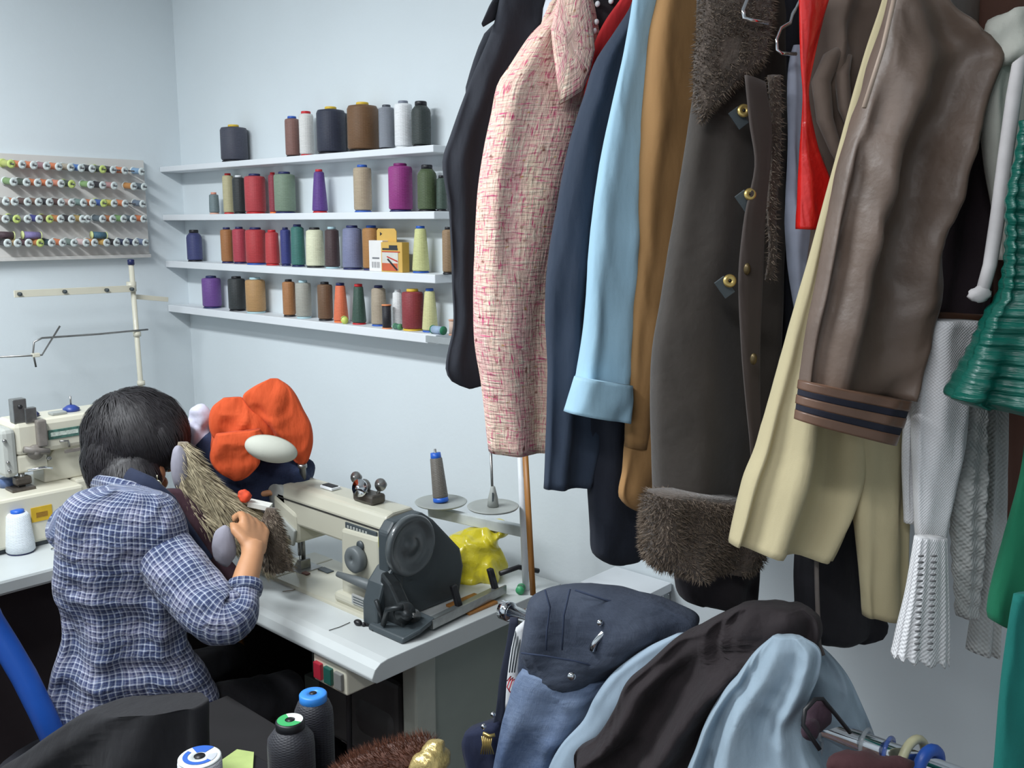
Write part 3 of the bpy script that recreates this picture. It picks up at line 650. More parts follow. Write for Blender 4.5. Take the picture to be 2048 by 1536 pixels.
# plates, dial, lever
p0, p1 = onY(692, 1032, ya), onY(755, 1052, ya)
B().bx(p0.x, p1.x, ya-.004, ya, zt_-.058, zt_-.041).obj('name_plate', M_dgrey, mc, bevel=.002)
for k in range(7): B().box((p0.x+.012+.0105*k, ya-.0045, zt_-.0495), (.006, .001, .006)).obj('plate_print', M_greyp, mc)
q = onY(719, 1116, ya-.012)
B().lathe([(.027, 0), (.029, .006), (.029, .018), (.025, .022), (.006, .023), (.005, .02)], (q.x, ya-.012, q.z), (0, -1, 0), seg=28).obj('stitch_dial', mat('dial grey', (92, 98, 100), .5), mc)
q2 = onY(722, 1091, ya-.012); B().lathe([(.011, 0), (.011, .004)], (q2.x, ya-.012, q2.z), (0, -1, 0), seg=18).obj('dial_port', M_dgrey, mc)
q = onY(675, 1148, ya-.04); q2 = onY(765, 1180, ya-.02)
B().tube([q, q.lerp(q2, .5), q2], [.006, .011, .014], seg=12).obj('reverse_lever', mat('dial grey', (92, 98, 100), .5), mc)
q = onY(705, 1190, ya-.027); q2 = onY(742, 1205, ya-.027)
B().bx(q.x, q2.x, ya-.030, ya-.025, q.z-.018, q.z+.004).obj('rating_plate', mat('rating plate', (176, 178, 176), .4, .1, 300, metal=.3), mc, bevel=.001)
for k in range(3): B().box(((q.x+q2.x)/2, ya-.0305, q.z-.013+.006*k), ((q2.x-q.x)*.8, .0008, .0016)).obj('plate_print', M_dgrey, mc)
q = onY(760, 1084, ya-.012); B().bx(q.x-.004, q.x+.003, ya-.0135, ya-.01, q.z-.012, q.z+.010).obj('warning_sticker', mat('yellow sticker', (206, 200, 90), .5), mc)
# winder and knobs on the arm top
q = onZ(652, 977, zt_+.003)
B().box((q.x, 1.30, zt_+.004), (.045, .026, .006)).obj('oil_window_frame', M_white, mc, bevel=.001); B().box((q.x, 1.30, zt_+.0075), (.038, .018, .003)).obj('oil_window', M_black, mc)
q = onY(735, 1010, 1.29)
tg = B().bx(q.x-.035, q.x+.035, 1.275, 1.315, zt_, zt_+.022).obj('thread_guide_block', mat('aged steel', (96, 92, 86), .4, .3, 90, metal=.6), mc, bevel=.006)
for dx, dy, dz, r_ in ((-.036, -.01, .05, .011), (.0, -.028, .036, .0165), (.03, .006, .042, .012), (-.02, .0, .03, .014)):
    r_ *= 1.2; c = Vector((q.x+dx, 1.30+dy, zt_+dz)); ax_ = Vector((.25, -.9, .2)).normalized()
    B().lathe([(r_*.5, -.012), (r_*.5, 0), (r_, .001), (r_, .005), (r_*.35, .007), (r_*.3, .012)], c, ax_, seg=18).obj('tension_disc', M_chrome if dx == 0 else M_steel, tg)
    B().tube([c, Vector((c.x*.6+q.x*.4, 1.30, zt_+.01))], .004, seg=8).obj('post', M_steel, tg)
# belt guard and handwheel
gx = xr_+.002
gp = [(1.232, TZ), (1.232, zt_-.03), (1.25, zt_-.008), (1.33, zt_-.004), (1.365, zt_-.03), (1.445, zt_-.115), (1.455, zt_-.16), (1.44, TZ)]
B().prism([(gx, y, z) for y, z in gp], (.034, 0, 0)).obj('belt_guard', M_dgrey, mc, bevel=.006)
B().prism([(gx-.012, y, z) for y, z in ((1.196, TZ+.001), (1.196, TZ+.05), (1.212, TZ+.095), (1.24, TZ+.125), (1.27, TZ+.125), (1.27, TZ+.001))], (.05, 0, 0)).obj('lower_cover', M_dgrey, mc, bevel=.006)
wc = onX(822, 1091, gx+.055)
hw = B().lathe([(.012, -.02), (.012, 0), (.060, 0), (.066, .006), (.067, .014), (.063, .019), (.055, .018), (.05, .012), (.018, .011), (.016, .016), (.0, .016)], wc-Vector((.012, 0, 0)), (1, 0, 0), seg=40)
hw.obj('handwheel', mat('handwheel grey', (78, 84, 86), .3, .1, 20, coat=.4), mc)
# bobbin winder on the table
wx, wy = gx+.078, 1.225
wd = thing('bobbin_winder', 'dark metal bobbin winder at the foot of the handwheel', 'bobbin winder', (wx, wy, TZ))
B().prism([(wx-.06, wy-.04, TZ), (wx+.05, wy-.04, TZ), (wx+.06, wy, TZ+.012), (wx+.05, wy+.05, TZ+.018), (wx-.05, wy+.05, TZ+.02)], (0, .002, .012)).obj('base', M_dgrey, wd, bevel=.004)
MW = mat('oily dark metal', (54, 58, 60), .35, .3, 80, metal=.5)
B().prism([(wx-.055, wy-.01, TZ+.01), (wx+.02, wy-.01, TZ+.01), (wx+.01, wy-.01, TZ+.06), (wx-.02, wy-.01, TZ+.10), (wx-.05, wy-.01, TZ+.12), (wx-.058, wy-.01, TZ+.06)], (0, .03, 0)).obj('bracket', MW, wd, bevel=.005)
B().lathe([(.02, 0), (.022, .004), (.022, .018), (.012, .02), (.01, .034)], (wx+.008, wy, TZ+.05), (.9, -.4, 0), seg=18).obj('pulley', MW, wd)
B().lathe([(.012, 0), (.014, .004), (.005, .006), (.005, .03)], (wx+.02, wy+.02, TZ+.035), (.6, -.6, .4), seg=14).obj('spindle', M_steel, wd)
B().tube([(wx-.02, wy-.03, TZ+.02), (wx-.0, wy-.035, TZ+.06), (wx+.03, wy-.02, TZ+.07)], .006).obj('lever', MW, wd)
B().tube([(wx-.03, wy-.02, TZ+.015), (wx-.035, wy-.035, TZ+.07)], .005).obj('lever', MW, wd)
# guide rail lying along the table end
ra, rb = onZ(852, 1243, TZ+.02), onZ(1000, 1172, TZ+.02)
gr = thing('guide_bar', 'long grey metal bar lying along the right end of the sewing table', 'metal bar', ra.lerp(rb, .5))
d_ = (rb-ra).normalized(); n_ = d_.cross(UP).normalized()
B().box(ra.lerp(rb, .5)-UP*.009, ((rb-ra).length, .034, .012), (d_, n_, UP)).obj('bar', mat('bar grey', (132, 138, 138), .35, .1, 20, metal=.5), gr, bevel=.003)
B().box(ra.lerp(rb, .5)-UP*.003+n_*.017, ((rb-ra).length, .005, .02), (d_, n_, UP)).obj('bar_lip', M_steel, gr, bevel=.001)
for f in (.45, .96): B().box(ra.lerp(rb, f)+UP*.012-n_*.012, (.016, .012, .06), (d_, n_, (UP-n_*.35).normalized())).obj('upright_tab', M_black, gr, bevel=.003)
B().tube([rb+UP*.03, rb+UP*.035+Vector((.012, .05, 0)), rb+UP*.016+Vector((.03, .10, 0))], .006).obj('handle', M_black, gr)
B().bx(-1.46, -1.385, 1.38, 1.47, TZ, TZ+.006).obj('wooden_slip', M_wood, label='small wooden slip under the grey bar by the yellow bag', cat='wood piece', bevel=.001)

# ------------------------------------------------------------------ thread stand on the table
sp_ = onZ(1052, 1180, TZ); top_ = onY(1040, 880, sp_.y)
ts = thing('cone_stand', 'two plate thread stand with white pole on the sewing table', 'thread stand', sp_)
B().tube([sp_, Vector((top_.x, sp_.y, top_.z))], .008, seg=12).obj('pole', M_white, ts)
pA, pB = onY(882, 1003, 1.56), onY(986, 1012, 1.50)
cA, cB = onY(860, 1022, 1.56), onY(1046, 1062, sp_.y+.012)
dd_ = (cB-cA).normalized(); nn_ = dd_.cross(UP).normalized(); uu_ = nn_.cross(dd_)
B().box((cA+cB)/2, ((cB-cA).length, .018, .026), (dd_, nn_, uu_)).obj('arm', mat('arm white', (190, 196, 196), .4), ts, bevel=.002)
for c, px0, px1, nm in ((pA, 832, 937, 'plate'), (pB, 932, 1036, 'plate')):
    r_ = (px1-px0)/2*depth(c)/F
    B().lathe([(.006, 0), (r_*.95, .0), (r_, .004), (r_*.97, .005), (r_*.8, .002), (.006, .003)], c-UP*.004, seg=36).obj(nm, M_greyp, ts)
sB = onY(978, 905, pB.y)
B().tube([pB, Vector((pB.x+(sB.x-pB.x)*.5, pB.y, sB.z))], .003).obj('spindle', M_steel, ts)
B().lathe([(.013, 0), (.011, .02), (.005, .045), (.004, .046)], pB, seg=16).obj('cone_holder', M_greyp, ts)
B().box(pB+UP*.022-FH*.0105, (.0035, .002, .024), (RT, FH, UP)).obj('holder_slot', M_dgrey, ts)
sA = onY(870, 898, pA.y); tip = Vector((sA.x, pA.y, sA.z)); axA = (tip-pA).normalized()
B().tube([pA, tip], .003).obj('spindle', M_steel, ts)
hA = (tip-pA).length
tc_ = thing('thread_cone', 'leaning grey brown thread cone with blue ends on the stand plate', 'thread', pA)
B().lathe([(.0185, .010), (.019, .016), (.0150, hA*.82), (.012, hA*.84)], pA, axA, seg=22).obj('thread_winding', thread_mat((104, 98, 90), 'thread 104 98 90'), tc_)
B().lathe([(.0185, 0), (.0195, .003), (.0185, .012)], pA, axA, seg=22).obj('spool_base', M_blue, tc_)
B().lathe([(.0125, hA*.82), (.0135, hA*.84), (.0125, hA*.93), (.005, hA*.93)], pA, axA, seg=22).obj('spool_core', M_blue, tc_)
wa, wb = onY(1066, 1190, sp_.y-.03), onY(1050, 900, sp_.y-.02)
B().tube([wa, wb], .009, seg=6, flat=.6).obj('wooden_stick', M_wood, label='thin wooden stick beside the white thread stand pole', cat='stick')
small_spool(onZ(1046, 1178, TZ)+Vector((.012, -.02, .012)), (.5, -.8, 0), .009, .014, (30, 110, 70), (60, 150, 100), 'tiny green spool lying at the foot of the thread stand')
# screw and thread ends on the table
q = onZ(716, 1250, TZ)
B().sphere(q+UP*.006, (.011, .008, .006), 10, 6).sphere(q+Vector((.014, .004, .004)), .005, 8, 6).tube([q+UP*.003, q+Vector((.03, .012, .003)), q+Vector((.05, .0, .003))], .0022).obj('thread_snips', M_black, label='small black snips lying in front of the machine foot', cat='snips')
B().tube([onZ(658, 1262, TZ)+UP*.0015, onZ(680, 1255, TZ)+UP*.0015, onZ(700, 1246, TZ)+UP*.0015], .0008, seg=5).obj('thread_end', M_gap, label='loose thread end near the black snips', cat='thread')
B().tube([onZ(565, 1184, TZ)+UP*.0015, onZ(585, 1182, TZ)+UP*.0015, onZ(612, 1168, TZ)+UP*.0015, onZ(604, 1160, TZ)+UP*.0015], .0009, seg=5).obj('thread_end', mat('tan thread', (130, 116, 96), .8), label='curled tan thread end on the machine bed', cat='thread')
B().box(onZ(612, 1148, TZ+.007)+UP*.002, (.02, .012, .004)).obj('bobbin_case', mat('rust', (92, 60, 54), .5), label='small rusty clip on the machine bed under the needle head', cat='clip', bevel=.001)

# ------------------------------------------------------------------ heap behind the machine
def lump(b, x, y, d, rx, ry, rz=None, seed=0, wob=.18):
    c = at(x, y, d); k = d/F
    def fn(v): return 1+wob*noise.noise(v*1.7+Vector((seed*3.1, 0, seed)))
    b.sphere(c, (rx*k, (rz if rz else min(rx, ry))*k, ry*k), 24, 14, (RT, FH, UP), fn); return b
dp = 2.30
M_or = cloth('orange cloth', (206, 80, 34), .08, fold=.9)
og = thing('orange_garment', 'crumpled orange garment heaped behind the sewing machine', 'garment', at(520, 960, dp))
b = B()
for i, (x, y, rx, ry) in enumerate(((475, 850, 50, 46), (530, 840, 60, 56), (570, 865, 44, 56), (455, 895, 30, 44), (500, 885, 48, 36))): lump(b, x, y, dp+.02, rx, ry, 45, i, .08)
remeshed(b, 'body_bulk', M_or, og, vox=.006, amp=.008, freq=9, smooth=14, soft=4, seed=12)
def pile(rows, d, k, bm, sd, cr, nm): return hang(rows, d, 5, k, bm, (.006, 3), sd, n=56, seg=56, crease=cr).obj(nm, M_or, og)
pile([(540, 757, 556, 757), (506, 774, 578, 772), (486, 792, 592, 790), (500, 816, 606, 818), (524, 846, 622, 850), (552, 880, 626, 885), (580, 912, 618, 918), (592, 926, 610, 930)], dp-.03, .32, .04, 91, .012, 'hood')
pile([(446, 796, 482, 794), (424, 815, 506, 812), (418, 845, 532, 838), (424, 870, 548, 862), (440, 885, 552, 880)], dp-.04, .32, .04, 92, .010, 'sleeve')
pile([(432, 868, 520, 858), (424, 890, 526, 876), (420, 918, 512, 905), (432, 940, 520, 925), (458, 956, 500, 950), (468, 962, 484, 960)], dp-.07, .32, .035, 93, .010, 'draped_hem')
b = B()
for i, (x, y, rx, ry) in enumerate(((500, 950, 70, 32), (570, 945, 40, 30), (430, 905, 30, 40), (605, 955, 22, 34), (455, 985, 50, 40), (505, 1000, 40, 40), (500, 1050, 40, 50))): lump(b, x, y, dp+.03, rx, ry, 40, i+20)
remeshed(b, 'navy_garment', denim_mat('dark navy denim', (24, 34, 62), (62, 84, 124), .35), vox=.008, amp=.012, freq=12, smooth=3, seed=2, label='dark blue denim garment lying under the orange one', cat='garment')
b = B()
for i, (x, y, rx, ry) in enumerate(((400, 835, 22, 22), (385, 865, 30, 24), (405, 880, 20, 22), (360, 880, 30, 26))): lump(b, x, y, dp+.02, rx, ry, 24, i+40)
remeshed(b, 'white_garment', cloth('lavender white cloth', (196, 196, 214), .05), vox=.006, amp=.009, freq=18, smooth=3, seed=3, label='crumpled pale lavender cloth between the woman and the orange garment', cat='garment')
c = at(542, 898, dp-.12); k_ = dp/F
axr = (RT*math.cos(-.22)+UP*math.sin(-.22)).normalized(); axu = axr.cross(FH).normalized()
pd = thing('pressing_pad', 'pale grey oval pressing pad resting on the orange garment', 'pad', c-UP*.03)
B().sphere(c, (50*k_, .035, 25*k_), 32, 18, (axr, FH, -axu)).obj('pad_cushion', cloth('pale pad cloth', (188, 190, 178), .05, fold=.15), pd)
B().tube([c+axr*(50*k_*math.cos(t))*.99-axu*(25*k_*math.sin(t))*.99+FH*.002 for t in [i*math.pi/20 for i in range(41)]], .0016, seg=6).obj('seam', mat('pad seam', (150, 150, 136), .8), pd)
b = B(); lump(b, 488, 992, dp-.16, 16, 14, 12, 3)
remeshed(b, 'printed_scarf', mat('orange red print', (214, 74, 40), .8, .5, 60), vox=.005, amp=.004, freq=30, seed=4, label='small orange red printed cloth peeping out below the denim', cat='cloth')
q = at(520, 1010, dp-.14); B().box(q, (.05, .03, .012), (axr, FH, -axu)).obj('paper_piece', mat('white paper', (220, 222, 216), .7), label='folded white paper beside the machine head', cat='paper', bevel=.001)

# ------------------------------------------------------------------ yellow bag
b = B(); yd = depth(onZ(950, 1165, TZ))+.03
for i, (x, y, rx, ry) in enumerate(((948, 1122, 54, 50), (922, 1108, 32, 38), (972, 1128, 38, 44), (958, 1085, 40, 26), (986, 1068, 24, 18), (1000, 1060, 14, 12), (935, 1152, 40, 18))): lump(b, x, y, yd, rx, ry, 44, i+60, .12)
M_bag = mat('yellow plastic film', (200, 186, 44), .28, .14, 14, .25, 60, coat=.3, bdist=.01)
yb_o = remeshed(b, 'yellow_bag', M_bag, vox=.004, amp=.009, freq=15, smooth=8, soft=1, seed=5, label='crumpled yellow plastic bag on the table behind the belt guard', cat='bag')

# ------------------------------------------------------------------ left table and its machine
t2 = thing('sewing_table', 'white machine table at the left wall behind the woman', 'table', (-2.65, .5, 0))
B().bx(-2.93, -2.357, -.35, 1.07, TZ-.04, TZ).obj('table_top', M_formica, t2, bevel=.008)
for (x, y) in ((-2.9, -.3), (-2.44, -.3), (-2.9, 1.0), (-2.44, 1.0)): B().bx(x, x+.05, y, y+.05, 0, TZ-.041).obj('leg', M_legmetal, t2, bevel=.004)
B().bx(-2.47, -2.455, -.25, .99, .12, TZ-.042).obj('front_panel', mat('dark shade panel', (40, 32, 36), .8), t2)  # added dark board, stands in for the shade below this table
xm = -2.60
m2 = thing('sewing_machine', 'pale cream flat bed machine at the left edge behind the woman', 'sewing machine', (-2.7, .95, TZ))
zb1 = onX(60, 990, xm+.06).z
yl0 = onX(-40, 1060, xm+.06).y; yl1 = 1.30
B().bx(xm-.16, xm+.06, yl0, 1.06, TZ+.012, zb1).obj('bed', M_cream2, m2, bevel=.008)
B().bx(xm-.14, xm+.05, yl0+.02, 1.06, TZ, TZ+.012).obj('bed_base', M_dgrey, m2)
B().bx(xm-.16, xm+.0, 1.062, yl1, TZ+.002, zb1).obj('bed_end', M_cream2, m2, bevel=.008)
ztop = onX(90, 838, xm).z; zarm = onX(90, 905, xm).z; yh0 = onX(4, 900, xm).y; yh1 = onX(34, 900, xm).y
B().bx(xm-.13, xm, yh1-.004, yl1, zarm, ztop).obj('arm', M_cream2, m2, bevel=.014)
zh = onX(40, 952, xm).z
B().bx(xm-.13, xm+.004, yh0, yh1+.0, zh, ztop-.012).obj('head_cover', mat('greyish cream', (176, 178, 172), .45, .05), m2, bevel=.012)
B().bx(xm-.125, xm-.002, yh1-.002, onX(98, 940, xm).y, zh+.005, zarm+.002).obj('needle_head', M_cream2, m2, bevel=.006)
B().prism([(xm-.03, onX(98, 950, xm).y, zh+.004), (xm-.03, onX(120, 905, xm).y, zarm+.002), (xm-.03, yl1, zarm+.002), (xm-.03, yl1, zb1+.0), (xm-.03, onX(100, 990, xm).y, zb1)], (-.08, 0, 0)).obj('column', M_cream2, m2, bevel=.004)
pa, pb_ = onX(96, 872, xm), onX(160, 862, xm)
B().bx(xm, xm+.003, pa.y, pb_.y, pa.z-.011, pa.z+.015).obj('oil_window', mat('green window', (74, 110, 100), .3, .6, 90), m2, bevel=.001)
B().bx(xm+.003, xm+.0036, pa.y+.006, pb_.y-.006, pa.z-.003, pa.z+.008).obj('window_print', mat('window print', (190, 200, 190), .5, .5, 160), m2)
ta, tb_ = onX(68, 840, xm), onX(92, 890, xm)
B().bx(xm-.002, xm+.018, ta.y, tb_.y, tb_.z, ta.z).obj('tension_block', mat('grey brown metal', (122, 116, 110), .45, .2, 60), m2, bevel=.004)
pp = onX(73, 905, xm+.012); B().lathe([(.02, 0), (.02, .012), (.008, .014), (.008, .022)], pp-Vector((.012, 0, 0)), (1, 0, 0), seg=18).obj('tension_disc', mat('grey brown metal', (122, 116, 110), .45), m2)
B().tube([onX(48, 899, xm+.014), onX(98, 903, xm+.014)], .009, seg=10).obj('tension_rod', mat('grey brown metal', (122, 116, 110), .45), m2)
pp = onX(135, 886, xm+.006); B().tube([pp+Vector((0, -.02, .008)), pp+Vector((0, .002, .006)), pp+Vector((0, .004, -.012))], .003).obj('wire_guide', M_steel, m2)
B().bx(xm, xm+.008, onX(128, 900, xm).y, onX(170, 898, xm).y, onX(150, 902, xm).z, onX(150, 896, xm).z).obj('lever_bar', mat('grey brown metal', (122, 116, 110), .45), m2)
for (px, py, rr) in ((97, 916, .006), (8, 882, .005), (15, 925, .004), (18, 942, .004)):
    B().lathe([(rr, 0), (rr, .006)], onX(px, py, xm+.004), (1, 0, 0), seg=12).obj('screw', M_steel, m2)
# top gear
for px, r_ in ((143, .022), (64, .018)):
    yy = onX(px, 826, xm-.06).y; B().lathe([(r_, 0), (r_, .008), (r_*.5, .016), (.004, .018)], (xm-.06, yy, ztop), seg=20).obj('oil_cap', M_navyp if px < 100 else mat('cap blue', (44, 66, 140), .4), m2)
    if px > 100: B().tube([(xm-.06, yy, ztop+.016), (xm-.06, yy, ztop+.042)], .0025).obj('cap_pin', M_steel, m2)
yy = onX(118, 828, xm-.03).y; B().box((xm-.04, yy, ztop+.004), (.03, .04, .008)).obj('top_plate', M_greyp, m2, bevel=.002)
y0_ = onX(22, 820, xm-.02).y; y1_ = onX(50, 820, xm-.02).y; zz = onX(36, 797, xm-.02).z
B().bx(xm-.035, xm-.005, y0_, y1_, ztop-.002, zz).obj('thread_bracket', M_steel, m2, bevel=.002)
B().bx(xm-.02, xm+.0, y1_-.008, y1_+.022, ztop-.004, ztop+.035).obj('bracket_step', M_steel, m2, bevel=.002)
B().lathe([(.006, 0), (.006, .003)], (xm-.005, (y0_+y1_)/2, zz-.02), (1, 0, 0), seg=6).obj('bracket_hole', M_black, m2)
# needle works
pn = onX(45, 960, xm-.01)
B().bx(xm-.03, xm+.0, pn.y-.02, pn.y+.022, zb1+.012, pn.z+.01).obj('needle_clamp', mat('dark worn metal', (90, 84, 78), .4, .3, 90, metal=.5), m2, bevel=.006)
B().tube([(xm-.015, pn.y, zb1+.003), (xm-.015, pn.y, zh+.01)], .008, seg=10).obj('needle_bar', M_steel, m2)
B().bx(xm-.04, xm+.012, pn.y-.035, pn.y+.025, zb1, zb1+.008).obj('presser_foot', mat('dark worn metal', (90, 84, 78), .4), m2, bevel=.002)
B().tube([(xm+.004, pn.y+.01, zh+.012), (xm+.01, pn.y+.05, zh+.014), (xm+.012, pn.y+.07, zh+.008)], .004).obj('lift_lever', M_chrome, m2)
bp = onX(18, 975, xm-.07); B().lathe([(.024, 0), (.024, .02), (.02, .024)], (xm-.07, bp.y, zb1), seg=20).obj('thread_post', mat('cap slate', (80, 100, 140), .4), m2)
la, lb_ = onX(62, 1024, xm+.061), onX(105, 1032, xm+.061)
B().bx(xm+.06, xm+.062, la.y, lb_.y, onX(80, 1042, xm+.061).z, onX(80, 1013, xm+.061).z).obj('warning_label', mat('yellow label', (206, 168, 40), .5, .1, 60), m2)
B().bx(xm+.062, xm+.0625, la.y+.012, lb_.y-.012, onX(80, 1034, xm+.061).z, onX(80, 1024, xm+.061).z).obj('label_print', mat('label print', (150, 110, 30), .5, .3, 300), m2)
for (px, py) in ((102, 1081), (110, 1095)):
    p = onZ(px, py, TZ+.006); B().lathe([(.010, 0), (.010, .004), (.004, .006)], p-UP*.006, seg=14).obj('chrome_bobbin', M_chrome, label='little chrome bobbin on the left table, %s the other' % ('behind' if px == 102 else 'in front of'), cat='bobbin', group='chrome bobbins on the left table')
cp = onZ(42, 1104, TZ); rr = 27*depth(cp)/F; hh = onX(38, 1020, cp.x).z-TZ
wcn = thing('thread_cone', 'large white thread cone with blue core on the left table', 'thread', cp)
B().lathe([(rr*.9, 0), (rr, .004), (rr*.98, hh*.2), (rr*.78, hh*.86), (rr*.62, hh*.92), (rr*.4, hh*.92)], cp+UP*.003, seg=30).obj('thread_winding', thread_mat((214, 222, 228), 'thread 214 222 228'), wcn)
B().lathe([(rr*.46, 0), (rr*.46, .010), (rr*.2, .011)], cp+UP*hh*.92, seg=20).obj('spool_core', M_blue, wcn)
B().lathe([(rr*.9, 0), (rr*.95, .003)], cp, seg=24).obj('spool_base', M_navyp, wcn)

# ------------------------------------------------------------------ office chair
sc = Vector((-2.0, .80, 0))
ch = thing('office_chair', 'office chair with curved blue back bar under the woman', 'chair', sc)
B().sphere(sc+UP*.425, (.21, .21, .035), 28, 10).obj('seat', mat('dark seat cloth', (34, 34, 42), .9), ch)
bar = [at(105, 1470, 1.93), at(82, 1420, 1.92), at(48, 1352, 1.91), at(15, 1296, 1.90), at(-20, 1240, 1.89), at(-50, 1170, 1.88)]
B().tube([Vector((-2.0, .72, .40)), bar[0]+Vector((.0, .02, -.05))]+bar, .027, seg=12, flat=.9, up=(1, 0, 0)).obj('back_bar', mat('blue chair plastic', (30, 84, 176), .4, .05), ch)
bt = bar[-1]
B().sphere(bt+Vector((-.12, -.03, .12)), (.2, .025, .14), 24, 12).obj('backrest', mat('blue chair plastic', (30, 84, 176), .4), ch)
B().lathe([(.03, .07), (.03, .3), (.02, .3), (.02, .40)], sc, seg=16).obj('post', M_black, ch)
for k in range(5):
    a = k*2*math.pi/5+.3; e = sc+Vector((math.cos(a)*.27, math.sin(a)*.27, .06))
    B().tube([sc+UP*.1, e], [.025, .018]).obj('base_leg', M_black, ch)
    B().sphere(e-UP*.03, .028, 12, 8).obj('caster', M_black, ch)
# wooden stool under the table
so = Vector((-1.98, 1.36, 0)); stl = thing('wooden_stool', 'small orange wooden stool standing under the sewing table', 'stool', so)
pz = at(447, 1318, 2.62); szt = at(447, 1285, 2.62).z; so2 = Vector((pz.x, pz.y, 0))
stl.location = so2
B().bx(so2.x-.15, so2.x+.015, so2.y-.015, so2.y+.07+0, szt, szt+.018).obj('seat', M_wood, stl, bevel=.004)
for dx, dy in ((.0, .0), (-.13, .0), (.0, .05), (-.13, .05)):
    B().tube([so2+Vector((dx, dy, szt)), so2+Vector((dx*1.3+.02*(1 if dx == 0 else -1), dy*1.2-.02, 0))], .014, seg=8).obj('leg', M_wood, stl)

# ------------------------------------------------------------------ the woman
wm = thing('person', 'woman in blue plaid shirt with short dark hair, sewing with her back turned', 'person', (-2.05, .8, 0))
M_skin = mat('skin', (190, 138, 100), .55, .06, 30)
hc = at(272, 876, 2.20)
look = (Vector((.25, 1, -.35))).normalized(); side = look.cross(UP).normalized(); hup = side.cross(look).normalized()
body = B()
def hfn(v):
    k = 1.0
    if v.y > .2 and v.z < 0: k *= 1-.10*abs(v.x)+.0
    if v.z < -.3: k *= .93
    return k
body.sphere(hc, (.078, .098, .116), 30, 22, (side, look, hup), hfn)
# face (turned away): nose, brow, lips, chin, ears
body.sphere(hc+look*.098-hup*.012, (.012, .018, .022), 12, 10, (side, look, hup))
body.sphere(hc+look*.092+hup*.022, (.045, .014, .012), 12, 8, (side, look, hup))
body.sphere(hc+look*.090-hup*.055, (.022, .012, .010), 12, 8, (side, look, hup))
body.sphere(hc+look*.080-hup*.092, (.026, .02, .018), 12, 8, (side, look, hup))
for s_ in (-1, 1): body.sphere(hc+side*.078*s_-hup*.01, (.010, .02, .032), 12, 10, (side, look, hup))
nb = at(262, 1000, 2.10)
body.tube([hc-hup*.06-look*.015, hc.lerp(nb, .6), nb-UP*.04], [.052, .055, .065], seg=18)
body.tube([nb-UP*.02, at(245, 1120, 2.06), at(250, 1240, 2.06), at(258, 1330, 2.06)], [.06, .085, .08, .07], seg=20)
body.sphere(at(304, 950, 2.14), (.028, .04, .03), 16, 12, (RT, FH, UP))
# near (right) arm
shR = at(305, 1085, 2.0); elR = at(462, 1252, 1.88); wrR = at(505, 1112, 2.00); haR = at(508, 1070, 2.045)
body.tube([shR, shR.lerp(elR, .5), elR, elR.lerp(wrR, .35), elR.lerp(wrR, .75), wrR], [.045, .038, .028, .028, .0265, .0235], seg=16)
# near hand: palm, four curled fingers, thumb
hdir = (haR-wrR).normalized(); into = (FH*.8-RT*.6).normalized(); hs = hdir.cross(into).normalized()
pc = wrR+hdir*.048
body.sphere(pc, (.038, .018, .048), 18, 12, (hs, into, hdir))
body.tube([wrR, wrR+hdir*.03], [.023, .027], seg=14)
for i, (o_, l_) in enumerate(((-.030, .9), (-.010, 1.0), (.011, .96), (.030, .78))):
    k0 = pc+hs*o_+hdir*.038; k1 = k0+(hdir*.5+into*.9).normalized()*.036*l_; k2 = k1+(into*.8-hdir*.5).normalized()*.028*l_; k3 = k2+(-hdir*.9+into*.1).normalized()*.02*l_
    body.tube([pc+hs*o_*.8, k0, k1, k2, k3], [.011, .0105, .0092, .0085, .006], seg=10)
sgn = -1 if hs.dot(RT) > 0 else 1
t0 = pc+hs*sgn*.026-hdir*.018; t1 = t0+(hs*sgn*.8+hdir*.5+into*.4).normalized()*.03; t2_ = t1+(hdir*.6+into*.8).normalized()*.028
body.tube([t0-hs*sgn*.01, t0, t1, t2_], [.012, .0125, .0105, .007], seg=10)
# far (left) arm, mostly hidden
shL = at(150, 1040, 2.18); elL = shL+Vector((-.10, .16, -.22)); wrL = Vector((-2.02, 1.22, .93))
body.tube([shL, shL.lerp(elL, .5), elL, elL.lerp(wrL, .5), wrL], [.05, .045, .038, .03, .0235], seg=14)
dl = (wrL-elL).normalized(); sl = dl.cross(UP).normalized()
body.sphere(wrL+dl*.045, (.036, .046, .016), 14, 10, (sl, dl, UP))
for i, (o_, l_) in enumerate(((-.028, .85), (-.009, 1), (.010, .95), (.028, .75))):
    k0 = wrL+dl*.08+sl*o_; k1 = k0+(dl*.9-UP*.4).normalized()*.034*l_; k2 = k1+(dl*.5-UP*.8).normalized()*.028*l_
    body.tube([wrL+dl*.04+sl*o_*.8, k0, k1, k2], [.010, .0095, .0085, .006], seg=10)
body.tube([wrL+dl*.02-sl*.02, wrL+dl*.04-sl*.045, wrL+dl*.07-sl*.055], [.012, .0105, .007], seg=10)
bo = remeshed(body, 'body', M_skin, wm, vox=.0055, amp=0, smooth=3)
M_hair = mat('dark hair', (24, 21, 25), .55, .5, 1, .3, 1, stretch=(160, 160, 12), bdist=.003)
